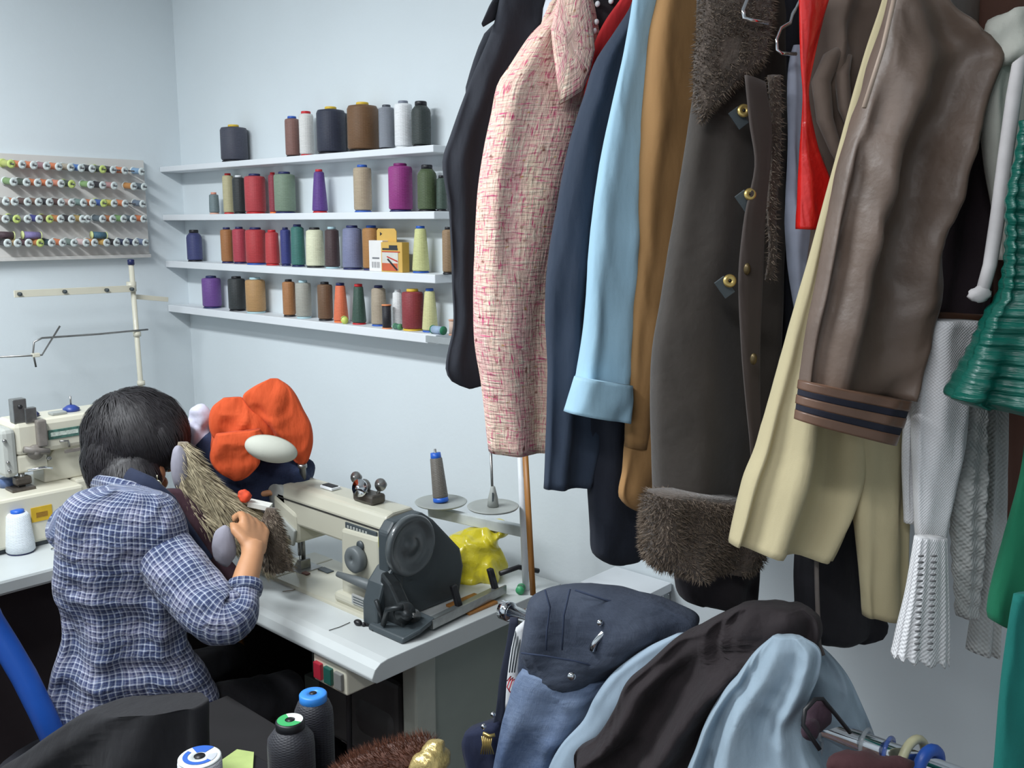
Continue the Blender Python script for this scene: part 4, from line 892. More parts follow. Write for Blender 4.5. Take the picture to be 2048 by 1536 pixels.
# hair: bob that covers the crown, the back and the cheeks
hair = B()
def hairfn(v):
    k = 1+.03*noise.noise(v*3)
    if v.y > .45 and v.z < .35: k *= 1-.33*min(1, (v.y-.45)*2.2)
    return k
hcc = hc+look*-.006+hup*.004
hair.sphere(at(272, 872, 2.19), (103*2.19/F, .112, 97*2.19/F), 40, 26, (RT, FH, UP), lambda v: 1+.02*noise.noise(v*3)-(.10 if v.z < -.75 else 0)-.09*max(0, min(1, (v.x-.15)*3))*max(0, min(1, (-v.z-.25)*3)))
hair.sphere(at(235, 915, 2.16), (66*2.16/F, .085, 76*2.16/F), 28, 18, (RT, FH, UP))
hair.sphere(at(222, 935, 2.15), (50*2.15/F, .07, 52*2.15/F), 24, 16, (RT, FH, UP))
hair.sphere(at(328, 868, 2.17), (40*2.17/F, .07, 48*2.17/F), 24, 16, (RT, FH, UP))
hair.sphere(at(258, 950, 2.12), (62*2.12/F, .06, 42*2.12/F), 24, 16, (RT, FH, UP))
ho = remeshed(hair, 'hair', M_hair, wm, vox=.007, amp=.0, smooth=8)
hn = [v.normal.copy() for v in ho.data.vertices]
for v, vn in zip(ho.data.vertices, hn):
    p = v.co; v.co = p+vn*(.0018*noise.noise(Vector((p.x*60, p.y*60, p.z*6)))+.001*noise.noise(Vector((p.x*150, p.y*150, p.z*10))))
def strands(o, n, length, width, name, m, parent, seed=1):
    rnd = random.Random(seed); me = o.data; P = [v.co+o.parent.location for v in me.vertices]; Nn = [v.normal.copy() for v in me.vertices]
    ctr = sum(P, Vector())/len(P); crown = max(P, key=lambda p: p.z-.4*(p-ctr).dot(look)); vs = []; fs = []
    for _ in range(n):
        i = rnd.randrange(len(P)); q, nr = P[i], Nn[i]
        away = (q-crown); t = -UP*.6+away.normalized()*.8+Vector((rnd.gauss(0, .05), rnd.gauss(0, .05), 0)); t = t-nr*t.dot(nr)
        if t.length < .05: continue
        t.normalize(); sd = t.cross(nr).normalized()*width; q = q+sd*rnd.uniform(-6, 6); l_ = length*rnd.uniform(.6, 1.3); b_ = len(vs)
        p1 = q+t*l_*.5+nr*(.0035-l_*l_*.25/.2); p2 = q+t*l_+nr*(.001-l_*l_/.2)
        vs += [q-sd, q+sd, p1-sd, p1+sd, p2]; fs += [(b_, b_+1, b_+3, b_+2), (b_+2, b_+3, b_+4)]
    return B().add(vs, fs).obj(name, m, parent, kind='stuff')
strands(ho, 16000, .05, .0011, 'hair_strands', mat('hair strand', (27, 23, 26), .6, .4, 80), wm, 3)
# earring
ep = at(314, 950, 2.06)
er = B().tube([ep, ep-UP*.012], .0014, seg=6)
er.tube([ep-UP*.012+RT*(.008*math.sin(t))-UP*(.012-.012*math.cos(t)) for t in [i*2*math.pi/16 for i in range(17)]], .0018, seg=6)
er.sphere(ep-UP*.026, .0055, 10, 8).obj('earring', mat('silver gold', (214, 208, 180), .25, 0, metal=.9), wm)
# shirt
M_plaid = plaid_mat()
rows_t = [(215, 972, 322, 985), (176, 980, 346, 998), (140, 994, 364, 1022), (118, 1022, 374, 1050), (110, 1070, 380, 1085), (109, 1120, 378, 1125), (106, 1180, 370, 1180), (120, 1213, 368, 1215), (127, 1270, 374, 1268), (118, 1304, 386, 1302), (107, 1340, 412, 1338), (97, 1398, 438, 1385), (98, 1426, 441, 1405), (112, 1460, 440, 1420)]
sh = hang(rows_t, 2.00, turn=14, k=.52, bmax=.125, folds=(.0085, 5), seed=11, n=100, seg=84, sq=.85, crease=.009)
so_ = sh.obj('shirt', M_plaid, wm)
for v in so_.data.vertices:
    w = v.co+so_.parent.location
    zz_ = w.z
    amp_ = .010*max(0, min(1, (1.0-zz_)/.2))
    q = Vector((w.x*3.2, w.y*3.2, zz_*17+w.x*5)); v.co += FH*(-amp_*(1-abs(noise.noise(q))*3)*.8)
sl_ = B()
pts = [at(290, 1062, 2.03), at(318, 1095, 2.0), at(352, 1140, 1.965), at(394, 1190, 1.93), at(428, 1226, 1.90), at(456, 1244, 1.885), at(480, 1230, 1.895), at(487, 1202, 1.92), at(489, 1172, 1.94)]
rad = [.054, .062, .064, .062, .058, .048, .036, .031, .0285]
S = catmull([tuple(p)+(r,) for p, r in zip(pts, rad)], 60)
sl_.tube([Vector(s_[:3]) for s_ in S], [s_[3] for s_ in S], seg=48, up=(0, 0, 1))
slo = sl_.obj('sleeve', M_plaid, wm)
for v in slo.data.vertices:
    w = v.co+Vector(slo.parent.location); t = max(0, min(1, (w-pts[0]).length/.3))
    q = w*22; v.co += (w-Vector(pts[3])).normalized()*0+Vector((0, 0, 1))*(.006*t*(1-abs(noise.noise(q))*3))*.6
B().sphere(at(466, 1206, 1.895), (.022, .02, .026), 18, 12, (RT, FH, UP)).obj('sleeve_fold', M_plaid, wm)
cf = B().tube([at(489, 1186, 1.93), at(490, 1176, 1.938), at(491, 1164, 1.945)], [.034, .036, .034], seg=28)
cf.obj('cuff', M_plaid, wm)
slL = B().tube([shL+Vector((.03, -.02, .0)), shL.lerp(elL, .5), elL, elL.lerp(wrL, .45)], [.06, .062, .055, .045], seg=24); slL.obj('sleeve', M_plaid, wm)
# shirt collar and navy scarf at the nape
col = B().tube([at(188, 966, 2.10), at(230, 978, 2.03), at(280, 992, 2.02), at(325, 1022, 2.05), at(352, 1052, 2.1)], [.02, .027, .029, .024, .014], seg=14, flat=.5, up=(0, 0, 1)); col.obj('collar', M_plaid, wm)
sf = B().tube([at(256, 958, 2.045), at(290, 978, 2.03), at(325, 1010, 2.05), at(362, 1060, 2.08), at(420, 1120, 2.06)], [.028, .034, .034, .026, .01], seg=16, flat=.55, up=(0, 0, 1)); sf.obj('scarf', cloth('dark navy scarf', (24, 34, 60), .2), wm)
# trousers
tr_ = B(); hip = at(270, 1440, 2.10)
tr_.sphere(hip, (.15, .10, .08), 24, 14, (RT, FH, UP))
for sx in (-.09, .09):
    h_ = hip+Vector((sx, .02, -.02)); kn = Vector((h_.x+sx*.3, 1.17, .53)); an = Vector((kn.x, 1.22, .09))
    tr_.tube([h_, h_.lerp(kn, .5), kn, kn.lerp(an, .5), an], [.075, .075, .065, .055, .05], seg=18)
remeshed(tr_, 'trousers', cloth('black trousers', (26, 25, 30), .2), wm, vox=.009, amp=.004, freq=16)
for sx in (-.09, .09): B().sphere(Vector((hip.x+sx*1.3, 1.27, .045)), (.045, .12, .045), 16, 10).obj('shoe', M_black, wm)

# ------------------------------------------------------------------ fur garment being sewn
fg = thing('fur_garment', 'grey brown fur garment held by the woman and fed under the needle', 'garment', at(560, 1140, 2.12))
M_fur = mat('grey beige fur', (134, 122, 104), .9, .5, 1, .6, 1, stretch=(220, 220, 18), bdist=.004, sheen=.3)
rows_f = [(356, 884, 376, 884), (348, 930, 404, 930), (352, 975, 440, 968), (372, 1020, 480, 1000), (400, 1052, 516, 1022), (438, 1075, 540, 1040), (476, 1096, 556, 1060), (508, 1118, 566, 1088), (530, 1140, 574, 1118)]
fb = hang(rows_f, 2.16, turn=10, k=.42, bmax=.035, folds=(.006, 6), seed=21, n=50, seg=40); fb.obj('fur_panel', M_fur, fg)
fdir = (at(565, 1110, 2.14)-at(370, 890, 2.16)).normalized()*3.2
tufts(fb, 7000, .034, .0011, 'fur_hair', mat('fur hair', (172, 160, 132), .8, .5, 120), fg, 5, bias=fdir, jit=.22)
M_lin = cloth('lavender lining', (150, 148, 160), .06)
for (x, y, d_, rx, ry) in ((360, 936, 2.12, 18, 48), (448, 1092, 2.05, 24, 42)):
    bl = B(); lump(bl, x, y, d_, rx, ry, 18, int(x), .1); bl.obj('grey_lining', M_lin, fg)
rows_l = [(330, 978, 360, 978), (338, 1010, 392, 1010), (362, 1050, 424, 1050), (396, 1090, 440, 1090), (424, 1130, 470, 1130), (446, 1160, 500, 1160)]
hang(rows_l, 2.13, turn=10, k=.4, bmax=.03, folds=(.004, 5), seed=24, n=24, seg=24).obj('maroon_side', cloth('dark maroon cloth', (58, 32, 42), .2), fg)
rows_l = [(532, 1016, 550, 1016), (522, 1045, 562, 1040), (518, 1085, 570, 1080), (520, 1120, 578, 1118), (530, 1142, 584, 1140)]
fb2 = hang(rows_l, 2.13, turn=10, k=.45, bmax=.04, folds=(.006, 6), seed=25, n=24, seg=28); fb2.obj('fur_edge', mat('dark fur', (92, 80, 70), .9, .5, 1, .6, 1, stretch=(220, 220, 30), sheen=.3), fg)
tufts(fb2, 1800, .012, .0012, 'fur_hair', mat('dark fur hair', (112, 100, 86), .8, .4, 120), fg, 6, bias=fdir*.5, jit=.3)

# ------------------------------------------------------------------ work table in the foreground
wt = thing('work_table', 'dark work table in the foreground carrying thread cones', 'table', (-1.2, .55, 0))
WZ = .665
B().bx(-1.66, -.66, .12, .95, WZ-.03, WZ).obj('table_top', mat('black cloth covered board', (24, 22, 24), .9, .2, 12), wt, bevel=.003)
for x in (-1.62, -.74):
    for y in (.16, .87): B().bx(x, x+.05, y, y+.05, 0, WZ-.031).obj('leg', mat('black cloth covered board', (24, 22, 24), .9), wt, bevel=.003)
rows_c = [(260, 1412, 400, 1405), (190, 1416, 412, 1408), (110, 1462, 414, 1455), (50, 1505, 416, 1505), (-10, 1545, 418, 1545), (-40, 1600, 420, 1600), (-40, 1660, 420, 1660)]
hang(rows_c, 1.60, turn=-20, k=.45, bmax=.04, folds=(.008, 5), seed=31, n=40, seg=44, sq=.85).obj('dark_coat', cloth('charcoal coat cloth', (22, 21, 25), .15), label='charcoal coat heaped on the foreground table below the woman', cat='garment')
def fg_cone(px, py, zt, body_w, cap_w, rgb, cap, label, kind, lab=None):
    p = onZ(px, py, zt); d_ = depth(p); R_ = body_w/2*d_/F; rc = cap_w/2*d_/F; o = Vector((p.x, p.y, WZ)); h_ = zt-WZ
    t = thing('thread_cone', label, 'thread', o, 'thread cones on the foreground table')
    if kind == 'cyl': pr = [(R_, 0), (R_, h_-.012), (R_*.97, h_-.008), (R_*.9, h_-.008)]
    else: pr = [(R_, 0), (R_*1.0, h_*.72), (R_*.97, h_*.80), (rc*1.15, h_*.88), (rc*1.0, h_*.9)]
    B().lathe(pr, o+UP*.004, seg=40).obj('thread_winding', thread_mat(rgb, 'thread %d %d %d' % rgb), t)
    B().lathe([(R_*.8, 0), (R_*.8, .0045)], o, seg=24).obj('spool_base', M_black, t)
    zc0 = h_*.88 if kind != 'cyl' else h_*.985
    cp_ = B().lathe([(rc, 0), (rc, h_-zc0-.002), (rc*.93, h_-zc0), (rc*.3, h_-zc0), (rc*.27, h_-zc0-.012), (.0, h_-zc0-.012)], o+UP*zc0, seg=40).obj('spool_core', cap, t)
    if lab:
        for a0, a1, m_, r0, r1 in lab:
            ring = []
            vs = []; fs = []
            n_ = 14
            for i in range(n_+1):
                a = math.radians(a0+(a1-a0)*i/n_)
                for r_ in (r0*rc, r1*rc): vs.append(o+UP*(h_+.0008)+(RT*math.cos(a)+FH*math.sin(a))*r_)
            for i in range(n_): fs.append((2*i, 2*i+1, 2*i+3, 2*i+2))
            B().add(vs, fs).obj('paper_label', m_, t)
    B().lathe([(rc*.27, 0), (rc*.27, .0006)], o+UP*(h_-.0), seg=16).obj('core_hole', M_black, t)
MG = mat('green label', (60, 170, 100), .5, .1); MWt = mat('white label', (226, 232, 230), .5, .05); MBl = mat('blue label', (46, 96, 186), .5, .05); MCy = mat('blue ring', (58, 140, 226), .4, .03)
NV = (34, 34, 44)
fg_cone(626, 1386, .838, 78, 55, NV, MCy, 'dark navy thread cone with bright blue ring top in the foreground', 'king')
fg_cone(580, 1440, .838, 94, 58, (40, 40, 48), M_black, 'black thread cone with green and white label top in the foreground', 'king', [(-20, 120, MWt, .35, .88), (120, 340, MG, .35, .88)])
fg_cone(399, 1512, .825, 86, 84, (216, 220, 228), MWt, 'white thread cone with blue swirl label at the bottom edge', 'cyl', [(150, 330, MBl, .55, .78), (60, 130, MBl, .32, .9), (-30, 20, mat('pale grey print', (190, 194, 200), .5), .4, .8)])
q = onZ(492, 1540, .70); 
B().prism([q+Vector(v) for v in ((-.06, .02, 0), (-.03, .035, 0), (.05, -.02, 0), (.04, -.05, 0), (-.04, -.05, 0))], (0, 0, .006)).obj('lime_card', mat('lime card', (176, 194, 120), .6), label='lime green card on the foreground table at the bottom edge', cat='card')
bx_ = B().bx(q.x-.05, q.x+.05, q.y-.05, q.y+.04, WZ, .699); bx_.obj('black_box', M_black, label='low black box under the lime green card', cat='box', bevel=.003)
rows_b = [(765, 1496, 790, 1490), (715, 1512, 845, 1480), (670, 1540, 870, 1500), (650, 1580, 880, 1560), (640, 1640, 880, 1640)]
fb3 = hang(rows_b, 1.45, turn=-25, k=.3, bmax=.05, folds=(.004, 4), seed=33, n=24, seg=30)
fc = thing('fur_collar', 'brown fur piece with gold shiny trim at the bottom of the picture', 'fur', at(770, 1640, 1.45))
fb3.obj('fur_base', mat('chestnut fur', (78, 44, 30), .9, .4, 30, sheen=.3), fc)
tufts(fb3, 6000, .014, .0008, 'fur_hair', mat('chestnut hair', (96, 56, 38), .7, .4, 90), fc, 9, bias=(-.3, -.3, .5))
b = B(); lump(b, 872, 1512, 1.39, 26, 30, 26, 3); lump(b, 850, 1540, 1.38, 30, 28, 26, 5)
remeshed(b, 'gold_trim', mat('gold lame', (190, 168, 110), .3, .3, 40, .5, 60, metal=.5, bdist=.01), fc, vox=.004, amp=.006, freq=30, smooth=2, seed=8)

# ------------------------------------------------------------------ upper clothes rail
RY, RZ = 1.40, 2.14
rail = thing('clothes_rail', 'chrome clothes rail above the row of hanging garments', 'rail', (-.6, RY, RZ))
B().tube([(-1.36, RY, RZ), (.35, RY, RZ)], .0125, seg=14).obj('tube', M_chrome, rail)
for x in (-1.34, -.55, .33): B().bx(x-.012, x+.012, RY-.01, YB-.001, RZ-.03, RZ-.012).obj('bracket', M_white, rail, bevel=.002)
def hanger(x, label, y0=1.33, z=1.93, m=M_chrome):
    t = thing('clothes_hanger', label, 'hanger', (x, RY, z), 'hangers on the upper rail')
    B().tube([(x, RY, z), (x, RY, RZ-.02), (x, RY-.018, RZ+.0), (x, RY-.01, RZ+.018), (x, RY+.012, RZ+.016)], .002, seg=6).obj('hook', m, t)
    B().tube([(x, y0, z-.09), (x, RY, z), (x, 2*RY-y0, z-.09), (x, y0, z-.09)], .003, seg=6).obj('shoulder_wire', m, t)
def torso(x, y0, y1, z0, z1, th, m, parent, name='body_panel', seed=0, slope=.10):
    rings = []
    for i in range(26):
        t = i/25; z = z1+(z0-z1)*t; w = (y1-y0)/2*(.55+.45*min(1, t*5)**.6); cy = (y0+y1)/2
        ring = []
        for j in range(40):
            a = 2*math.pi*j/40; c_, s_ = math.cos(a), math.sin(a)
            f = .010*t*math.sin(6*a+seed)+.008*noise.noise(Vector((c_*2, s_*2+seed, z*4)))
            ring.append(Vector((x+(th*(.6+.4*t)+f)*math.copysign(abs(s_)**.8, s_), cy+w*math.copysign(abs(c_)**.8, c_), z)))
        rings.append(ring)
    return B().loft(rings).obj(name, m, parent)
def seam(pts, d, r, name, m, parent):
    return B().tube([at(x, y, d) for x, y in pts], r, seg=6).obj(name, m, parent)
def garment(name, label, px, py, d): return thing(name, label, 'garment', at(px, py, d), 'garments on the upper rail')

# black jacket
M_blk = cloth('black jacket cloth', (40, 43, 52), .12)
g = garment('black_jacket', 'black jacket hanging at the left end of the upper rail', 940, 770, 1.72)
hang([(1010, -60, 1120, -60), (1000, 0, 1104, 0), (986, 55, 1088, 55), (941, 163, 1050, 163), (902, 270, 1024, 270), (886, 325, 1014, 325), (899, 423, 1002, 423), (905, 568, 992, 568), (907, 650, 985, 650), (892, 736, 978, 736), (905, 764, 972, 766), (938, 778, 962, 772)], 1.72, 25, .3, .03, (.006, 5), 41, crease=.006).obj('sleeve', M_blk, g)
B().tube([at(1002, 8, 1.70), at(985, 25, 1.68), at(965, 50, 1.66)], [.022, .014, .004], seg=12, flat=.35).obj('collar', M_blk, g)
torso(-1.30, 1.30, 1.66, 1.36, 2.0, .035, M_blk, g, seed=1); hanger(-1.30, 'wire hanger of the black jacket')
# pink tweed coat
M_tw = tweed_mat()
g = garment('tweed_coat', 'pink and cream tweed coat with pointed collar', 1040, 908, 1.58)
hang([(1122, -60, 1180, -60), (1116, 0, 1186, 0), (1102, 30, 1192, 30), (1066, 65, 1194, 65), (1023, 130, 1190, 130), (1000, 166, 1184, 170), (987, 228, 1170, 228), (974, 293, 1156, 293), (961, 391, 1136, 391), (956, 500, 1122, 500), (952, 593, 1110, 593), (953, 683, 1104, 683), (967, 772, 1104, 772), (982, 906, 1106, 902)], 1.58, 25, .5, .06, (.005, 4), 42, n=60).obj('sleeve', M_tw, g)
torso(-1.10, 1.25, 1.64, 1.34, 2.02, .035, M_tw, g, seed=2); hanger(-1.10, 'wire hanger of the tweed coat')
def flap(pts, d, off, th, name, m, parent, wob=.0):
    """stiff cloth flap: outline pixels at distance d, given real thickness"""
    P = [at(x, y, d-off*(.5+.5*math.sin(i*1.7))*0-off) for i, (x, y) in enumerate(pts)]
    c = sum(P, Vector())/len(P); n = len(P); nv = FW*th
    b = B(); rings = [[q_ for q_ in P], [q_.lerp(c, .12)-FW*th*.8 for q_ in P], [c.lerp(q_, .25)-FW*th for q_ in P]]
    back = [q_+nv for q_ in P]
    b.loft([back, P, rings[1], rings[2]]); return b.obj(name, m, parent)
flap([(1102, 55), (1112, 20), (1120, -30), (1172, -40), (1183, 30), (1190, 100), (1178, 150), (1164, 181), (1140, 196), (1120, 207), (1113, 150), (1106, 95)], 1.505, 0, .009, 'collar', M_tw, g)
# dotted blouse with red lining
M_red = cloth('red lining', (206, 44, 48), .06)
g = garment('dotted_blouse', 'black white dotted blouse with red jacket edge beside the tweed collar', 1210, 190, 1.56)
hang([(1178, -60, 1290, -60), (1184, 0, 1280, 0), (1188, 50, 1262, 50), (1188, 100, 1225, 100)], 1.58, 25, .4, .03, (.003, 4), 43).obj('blouse_front', cloth('black blouse', (34, 30, 36), .15), g)
hang([(1278, -60, 1300, -60), (1240, 0, 1282, 0), (1212, 40, 1268, 40), (1192, 80, 1240, 85), (1182, 120, 1208, 130), (1174, 160, 1190, 175), (1168, 190, 1178, 200)], 1.545, 25, .35, .015, (.002, 4), 44).obj('red_edge', M_red, g)
for px, py in ((1195, 8), (1222, 2), (1193, 44), (1189, 62)): B().sphere(at(px, py, 1.55), (.005, .003, .005), 10, 6).obj('dot', M_white, g)
B().tube([at(1112, -10, 1.66), at(1100, 20, 1.66), at(1088, 52, 1.66)], [.02, .016, .006], seg=10, flat=.5).obj('white_collar', cloth('white shirt cloth', (206, 212, 220), .03), label='white shirt collar peeping between black jacket and tweed coat', cat='garment')
# navy coat
M_nv = cloth('navy coat cloth', (44, 56, 74), .12)
g = garment('navy_coat', 'navy blue coat with long sleeve hanging beside the tweed coat', 1150, 980, 1.52)
hang([(1276, -60, 1340, -60), (1266, 5, 1340, 5), (1234, 60, 1330, 60), (1196, 120, 1318, 120), (1172, 195, 1300, 195), (1162, 225, 1294, 225), (1142, 293, 1280, 293), (1117, 423, 1262, 423), (1106, 486, 1254, 486), (1096, 600, 1240, 600), (1098, 750, 1220, 750), (1094, 880, 1200, 880), (1089, 978, 1182, 970)], 1.51, 28, .35, .04, (.006, 5), 45, n=70, crease=.005).obj('sleeve', M_nv, g)
M_nv2 = cloth('dark navy cloth', (28, 33, 46), .12)
g = garment('navy_trousers', 'dark navy trousers hanging lower than the navy coat', 1230, 1125, 1.58)
hang([(1175, 600, 1330, 600), (1176, 800, 1325, 800), (1181, 970, 1318, 970), (1186, 1060, 1312, 1050), (1190, 1108, 1306, 1095), (1212, 1126, 1296, 1112), (1236, 1130, 1280, 1118)], 1.60, 30, .4, .05, (.006, 4), 46).obj('leg', M_nv2, g)
torso(-.93, 1.28, 1.55, 1.30, 2.0, .028, M_nv2, g, seed=4)
# pale blue shirt
M_lb = cloth('pale blue cotton', (160, 196, 216), .04, fold=.35)
g = garment('blue_shirt', 'pale sky blue shirt sleeve with buttoned cuff', 1195, 840, 1.45)
hang([(1275, -60, 1330, -60), (1267, 0, 1320, 0), (1251, 98, 1304, 98), (1219, 244, 1290, 244), (1193, 391, 1282, 391), (1182, 500, 1278, 500), (1174, 629, 1270, 629), (1157, 748, 1260, 754), (1152, 764, 1259, 780), (1137, 824, 1253, 842)], 1.45, 28, .5, .05, (.003, 4), 47, n=56).obj('sleeve', M_lb, g)
hang([(1154, 754, 1260, 770), (1148, 775, 1259, 792), (1141, 805, 1256, 824), (1135, 825, 1254, 844)], 1.447, 28, .52, .052, (.002, 4), 48, n=12).obj('cuff', M_lb, g)
torso(-.86, 1.28, 1.62, 1.25, 2.0, .022, M_lb, g, seed=5); hanger(-.86, 'wire hanger of the pale blue shirt')
# tan coat
M_tan = cloth('tan wool', (164, 124, 78), .06, fold=.3)
g = garment('tan_coat', 'plain tan brown coat between the blue shirt and the sheepskin coat', 1280, 900, 1.46)
hang([(1330, -60, 1402, -60), (1318, 0, 1402, 0), (1304, 65, 1400, 65), (1291, 195, 1396, 195), (1280, 325, 1386, 325), (1276, 488, 1366, 488), (1271, 557, 1350, 557), (1264, 665, 1334, 665), (1258, 754, 1322, 754), (1255, 820, 1312, 820), (1253, 894, 1300, 897)], 1.46, 30, .5, .05, (.003, 3), 49, n=50).obj('sleeve', M_tan, g)
hang([(1262, 820, 1345, 820), (1252, 897, 1330, 897), (1248, 941, 1318, 941), (1240, 992, 1306, 985), (1254, 1012, 1300, 1000), (1272, 1022, 1290, 1014)], 1.52, 30, .4, .035, (.004, 3), 50, n=24).obj('hem_panel', M_tan, g)
seam([(1312, 42), (1330, 30), (1360, 25), (1385, 33), (1396, 42)], 1.415, .0016, 'armhole_seam', mat('tan seam', (120, 86, 50), .8), g)
torso(-.80, 1.28, 1.62, 1.22, 2.0, .024, M_tan, g, seed=6); hanger(-.80, 'wire hanger of the tan coat')
g = garment('blue_garment', 'bright blue garment corner showing behind the fur hem', 1290, 1090, 1.62)
hang([(1310, 900, 1380, 900), (1305, 1000, 1380, 1000), (1275, 1060, 1380, 1060), (1262, 1078, 1380, 1090), (1290, 1100, 1380, 1110)], 1.66, 30, .3, .03, (.003, 3), 51, n=20).obj('hem', cloth('blue cloth', (40, 66, 124), .08), g)
# sheepskin coat
M_sh = mat('brown suede', (58, 52, 47), .9, .25, 12, .3, 60, sheen=.25, bdist=.004)
M_furb = mat('brown fleece', (80, 69, 61), .95, .45, 70, .8, 160, sheen=.3, bdist=.006)
M_hairb = mat('fleece hair', (112, 98, 85), .8, .5, 150)
g = garment('sheepskin_coat', 'long dark brown sheepskin coat with fleece collar, gold buttons and fur hem', 1410, 1165, 1.36)
hang([(1400, -60, 1560, -60), (1398, 40, 1562, 40), (1394, 150, 1562, 150), (1380, 260, 1560, 260), (1360, 391, 1556, 391), (1344, 488, 1556, 488), (1326, 600, 1552, 600), (1310, 700, 1548, 700), (1306, 800, 1536, 800), (1309, 900, 1524, 900), (1314, 1010, 1514, 1010)], 1.36, 22, .4, .065, (.007, 3), 52, n=56).obj('front_panel', M_sh, g)
fbh = hang([(1302, 985, 1512, 1000), (1294, 1010, 1514, 1020), (1294, 1060, 1516, 1065), (1294, 1100, 1514, 1100), (1304, 1126, 1502, 1126), (1325, 1140, 1484, 1140)], 1.345, 22, .42, .075, (.006, 4), 53, n=24)
fbh.obj('fur_hem', M_furb, g); tufts(fbh, 11000, .009, .0008, 'fur_hair', M_hairb, g, 3, bias=(.1, -.1, -.25))
hang([(1350, 1120, 1512, 1120), (1356, 1165, 1510, 1165), (1366, 1198, 1508, 1200), (1390, 1208, 1504, 1212)], 1.40, 22, .4, .05, (.004, 4), 54, n=14).obj('back_hem', cloth('dark hem cloth', (36, 30, 34), .2), g)
fcl = flap([(1408, -50), (1398, 60), (1391, 110), (1390, 178), (1396, 215), (1404, 243), (1425, 218), (1450, 192), (1478, 164), (1498, 148), (1530, 120), (1545, 60), (1550, -50)], 1.27, 0, .014, 'collar', M_furb, g)
cb_ = B(); me_ = fcl.data; cb_.v = [v.co+fcl.parent.location for v in me_.vertices]; cb_.f = [list(p.vertices) for p in me_.polygons]
tufts(cb_, 3500, .008, .0008, 'fur_hair', M_hairb, g, 4, bias=(0, 0, -.4))
# placket with fleece edge and buttons
hang([(1490, 150, 1530, 165), (1500, 250, 1542, 250), (1510, 330, 1540, 330), (1490, 430, 1530, 430), (1478, 549, 1525, 549), (1482, 680, 1520, 680), (1490, 786, 1520, 786), (1500, 888, 1522, 888), (1506, 1000, 1520, 1000)], 1.285, 22, .3, .012, (.003, 3), 55, n=44).obj('placket', mat('dark suede', (62, 52, 48), .9, .2, 14, sheen=.2), g)
fe = hang([(1536, 150, 1560, 150), (1540, 219, 1562, 219), (1540, 328, 1560, 328), (1534, 420, 1552, 420), (1538, 500, 1554, 500), (1530, 560, 1548, 560)], 1.285, 22, .4, .012, (.002, 3), 56, n=24); fe.obj('fleece_edge', M_furb, g)
tufts(fe, 1200, .008, .0007, 'fur_hair', M_hairb, g, 7)
for px, py, r_ in ((1487, 222, 17), (1500, 389, 16), (1459, 562, 17)):
    p = at(px, py, 1.262); k_ = 1.262/F
    tbn = B().box(p+RT*(-8*k_)-UP*(12*k_)+FW*.004, (24*k_, .003, 40*k_), ((RT*.8+UP*.6).normalized(), FH, (UP*.8-RT*.6).normalized())).obj('button_tab', M_dgrey, g, bevel=.0008)
    B().lathe([(0, 0), (r_*k_*.75, 0), (r_*k_*.8, .002), (r_*k_*.6, .0045), (r_*k_*.3, .003), (0, .0025)], p, -FW, seg=20).obj('button', M_gold, g)
    B().lathe([(r_*k_*.22, 0), (0, .001)], p-FW*.003, -FW, seg=10).obj('button_eye', M_black, g)
for px, py in ((1494, 538), (1507, 718)): B().sphere(at(px, py, 1.268), (.005, .004, .008), 10, 8).obj('snap', mat('dull brass', (90, 76, 48), .4, .1, metal=.6), g)
# two wire hangers whose ends show at the top
wh = thing('clothes_hanger', 'silver wire hanger end over the sheepskin collar', 'hanger', at(1490, 30, 1.24), 'hangers on the upper rail')
B().tube([at(1510, -40, 1.25), at(1494, 0, 1.245), at(1486, 20, 1.24), at(1488, 36, 1.24), at(1500, 40, 1.24), at(1536, 46, 1.25)], .0028, seg=8).obj('wire', M_chrome, wh)
wh = thing('clothes_hanger', 'silver wire hanger end beside the red plastic bag', 'hanger', at(1556, 100, 1.26), 'hangers on the upper rail')
B().tube([at(1600, 0, 1.28), at(1584, 30, 1.265), at(1580, 46, 1.26), at(1562, 56, 1.26), at(1553, 78, 1.26), at(1554, 100, 1.26), at(1562, 107, 1.26), at(1592, 108, 1.27)], .0026, seg=8).obj('wire', M_chrome, wh)
# dark lining garment
g = garment('dark_lining', 'black lining garment between the sheepskin coat and the white bag', 1570, 900, 1.36)
hang([(1536, -60, 1620, -60), (1540, 100, 1625, 100), (1548, 300, 1630, 300), (1548, 500, 1640, 500), (1546, 700, 1610, 700), (1530, 880, 1580, 880), (1515, 1000, 1560, 1000)], 1.40, 25, .4, .04, (.006, 4), 57).obj('body_panel', cloth('black lining', (30, 32, 42), .2), g)
# white sleeve and red bag
g = garment('white_garment', 'narrow white cloth with faint blue print beside the red bag', 1590, 620, 1.33)
hang([(1588, 90, 1604, 90), (1581, 115, 1606, 115), (1577, 164, 1612, 164), (1578, 273, 1612, 273), (1575, 410, 1620, 410), (1576, 450, 1640, 450), (1582, 549, 1630, 549), (1592, 632, 1610, 632)], 1.33, 25, .5, .03, (.003, 4), 58, n=30).obj('sleeve', mat('white printed cloth', (176, 184, 204), .8, .14, 30), g)
M_rbag = mat('red plastic film', (214, 34, 30), .25, .1, 12, .35, 40, coat=.4, bdist=.01)
g = thing('red_plastic_bag', 'shiny red plastic bag hanging between white cloth and cream trousers', 'bag', at(1625, 455, 1.235))
hang([(1600, -60, 1672, -60), (1600, 0, 1655, 0), (1601, 68, 1638, 68), (1603, 137, 1624, 137), (1606, 191, 1618, 191), (1602, 287, 1634, 287), (1600, 369, 1662, 369), (1598, 420, 1668, 420), (1597, 458, 1668, 462)], 1.235, 20, .4, .02, (.004, 3), 59, n=80, seg=60, crease=.007).obj('bag_body', M_rbag, g)
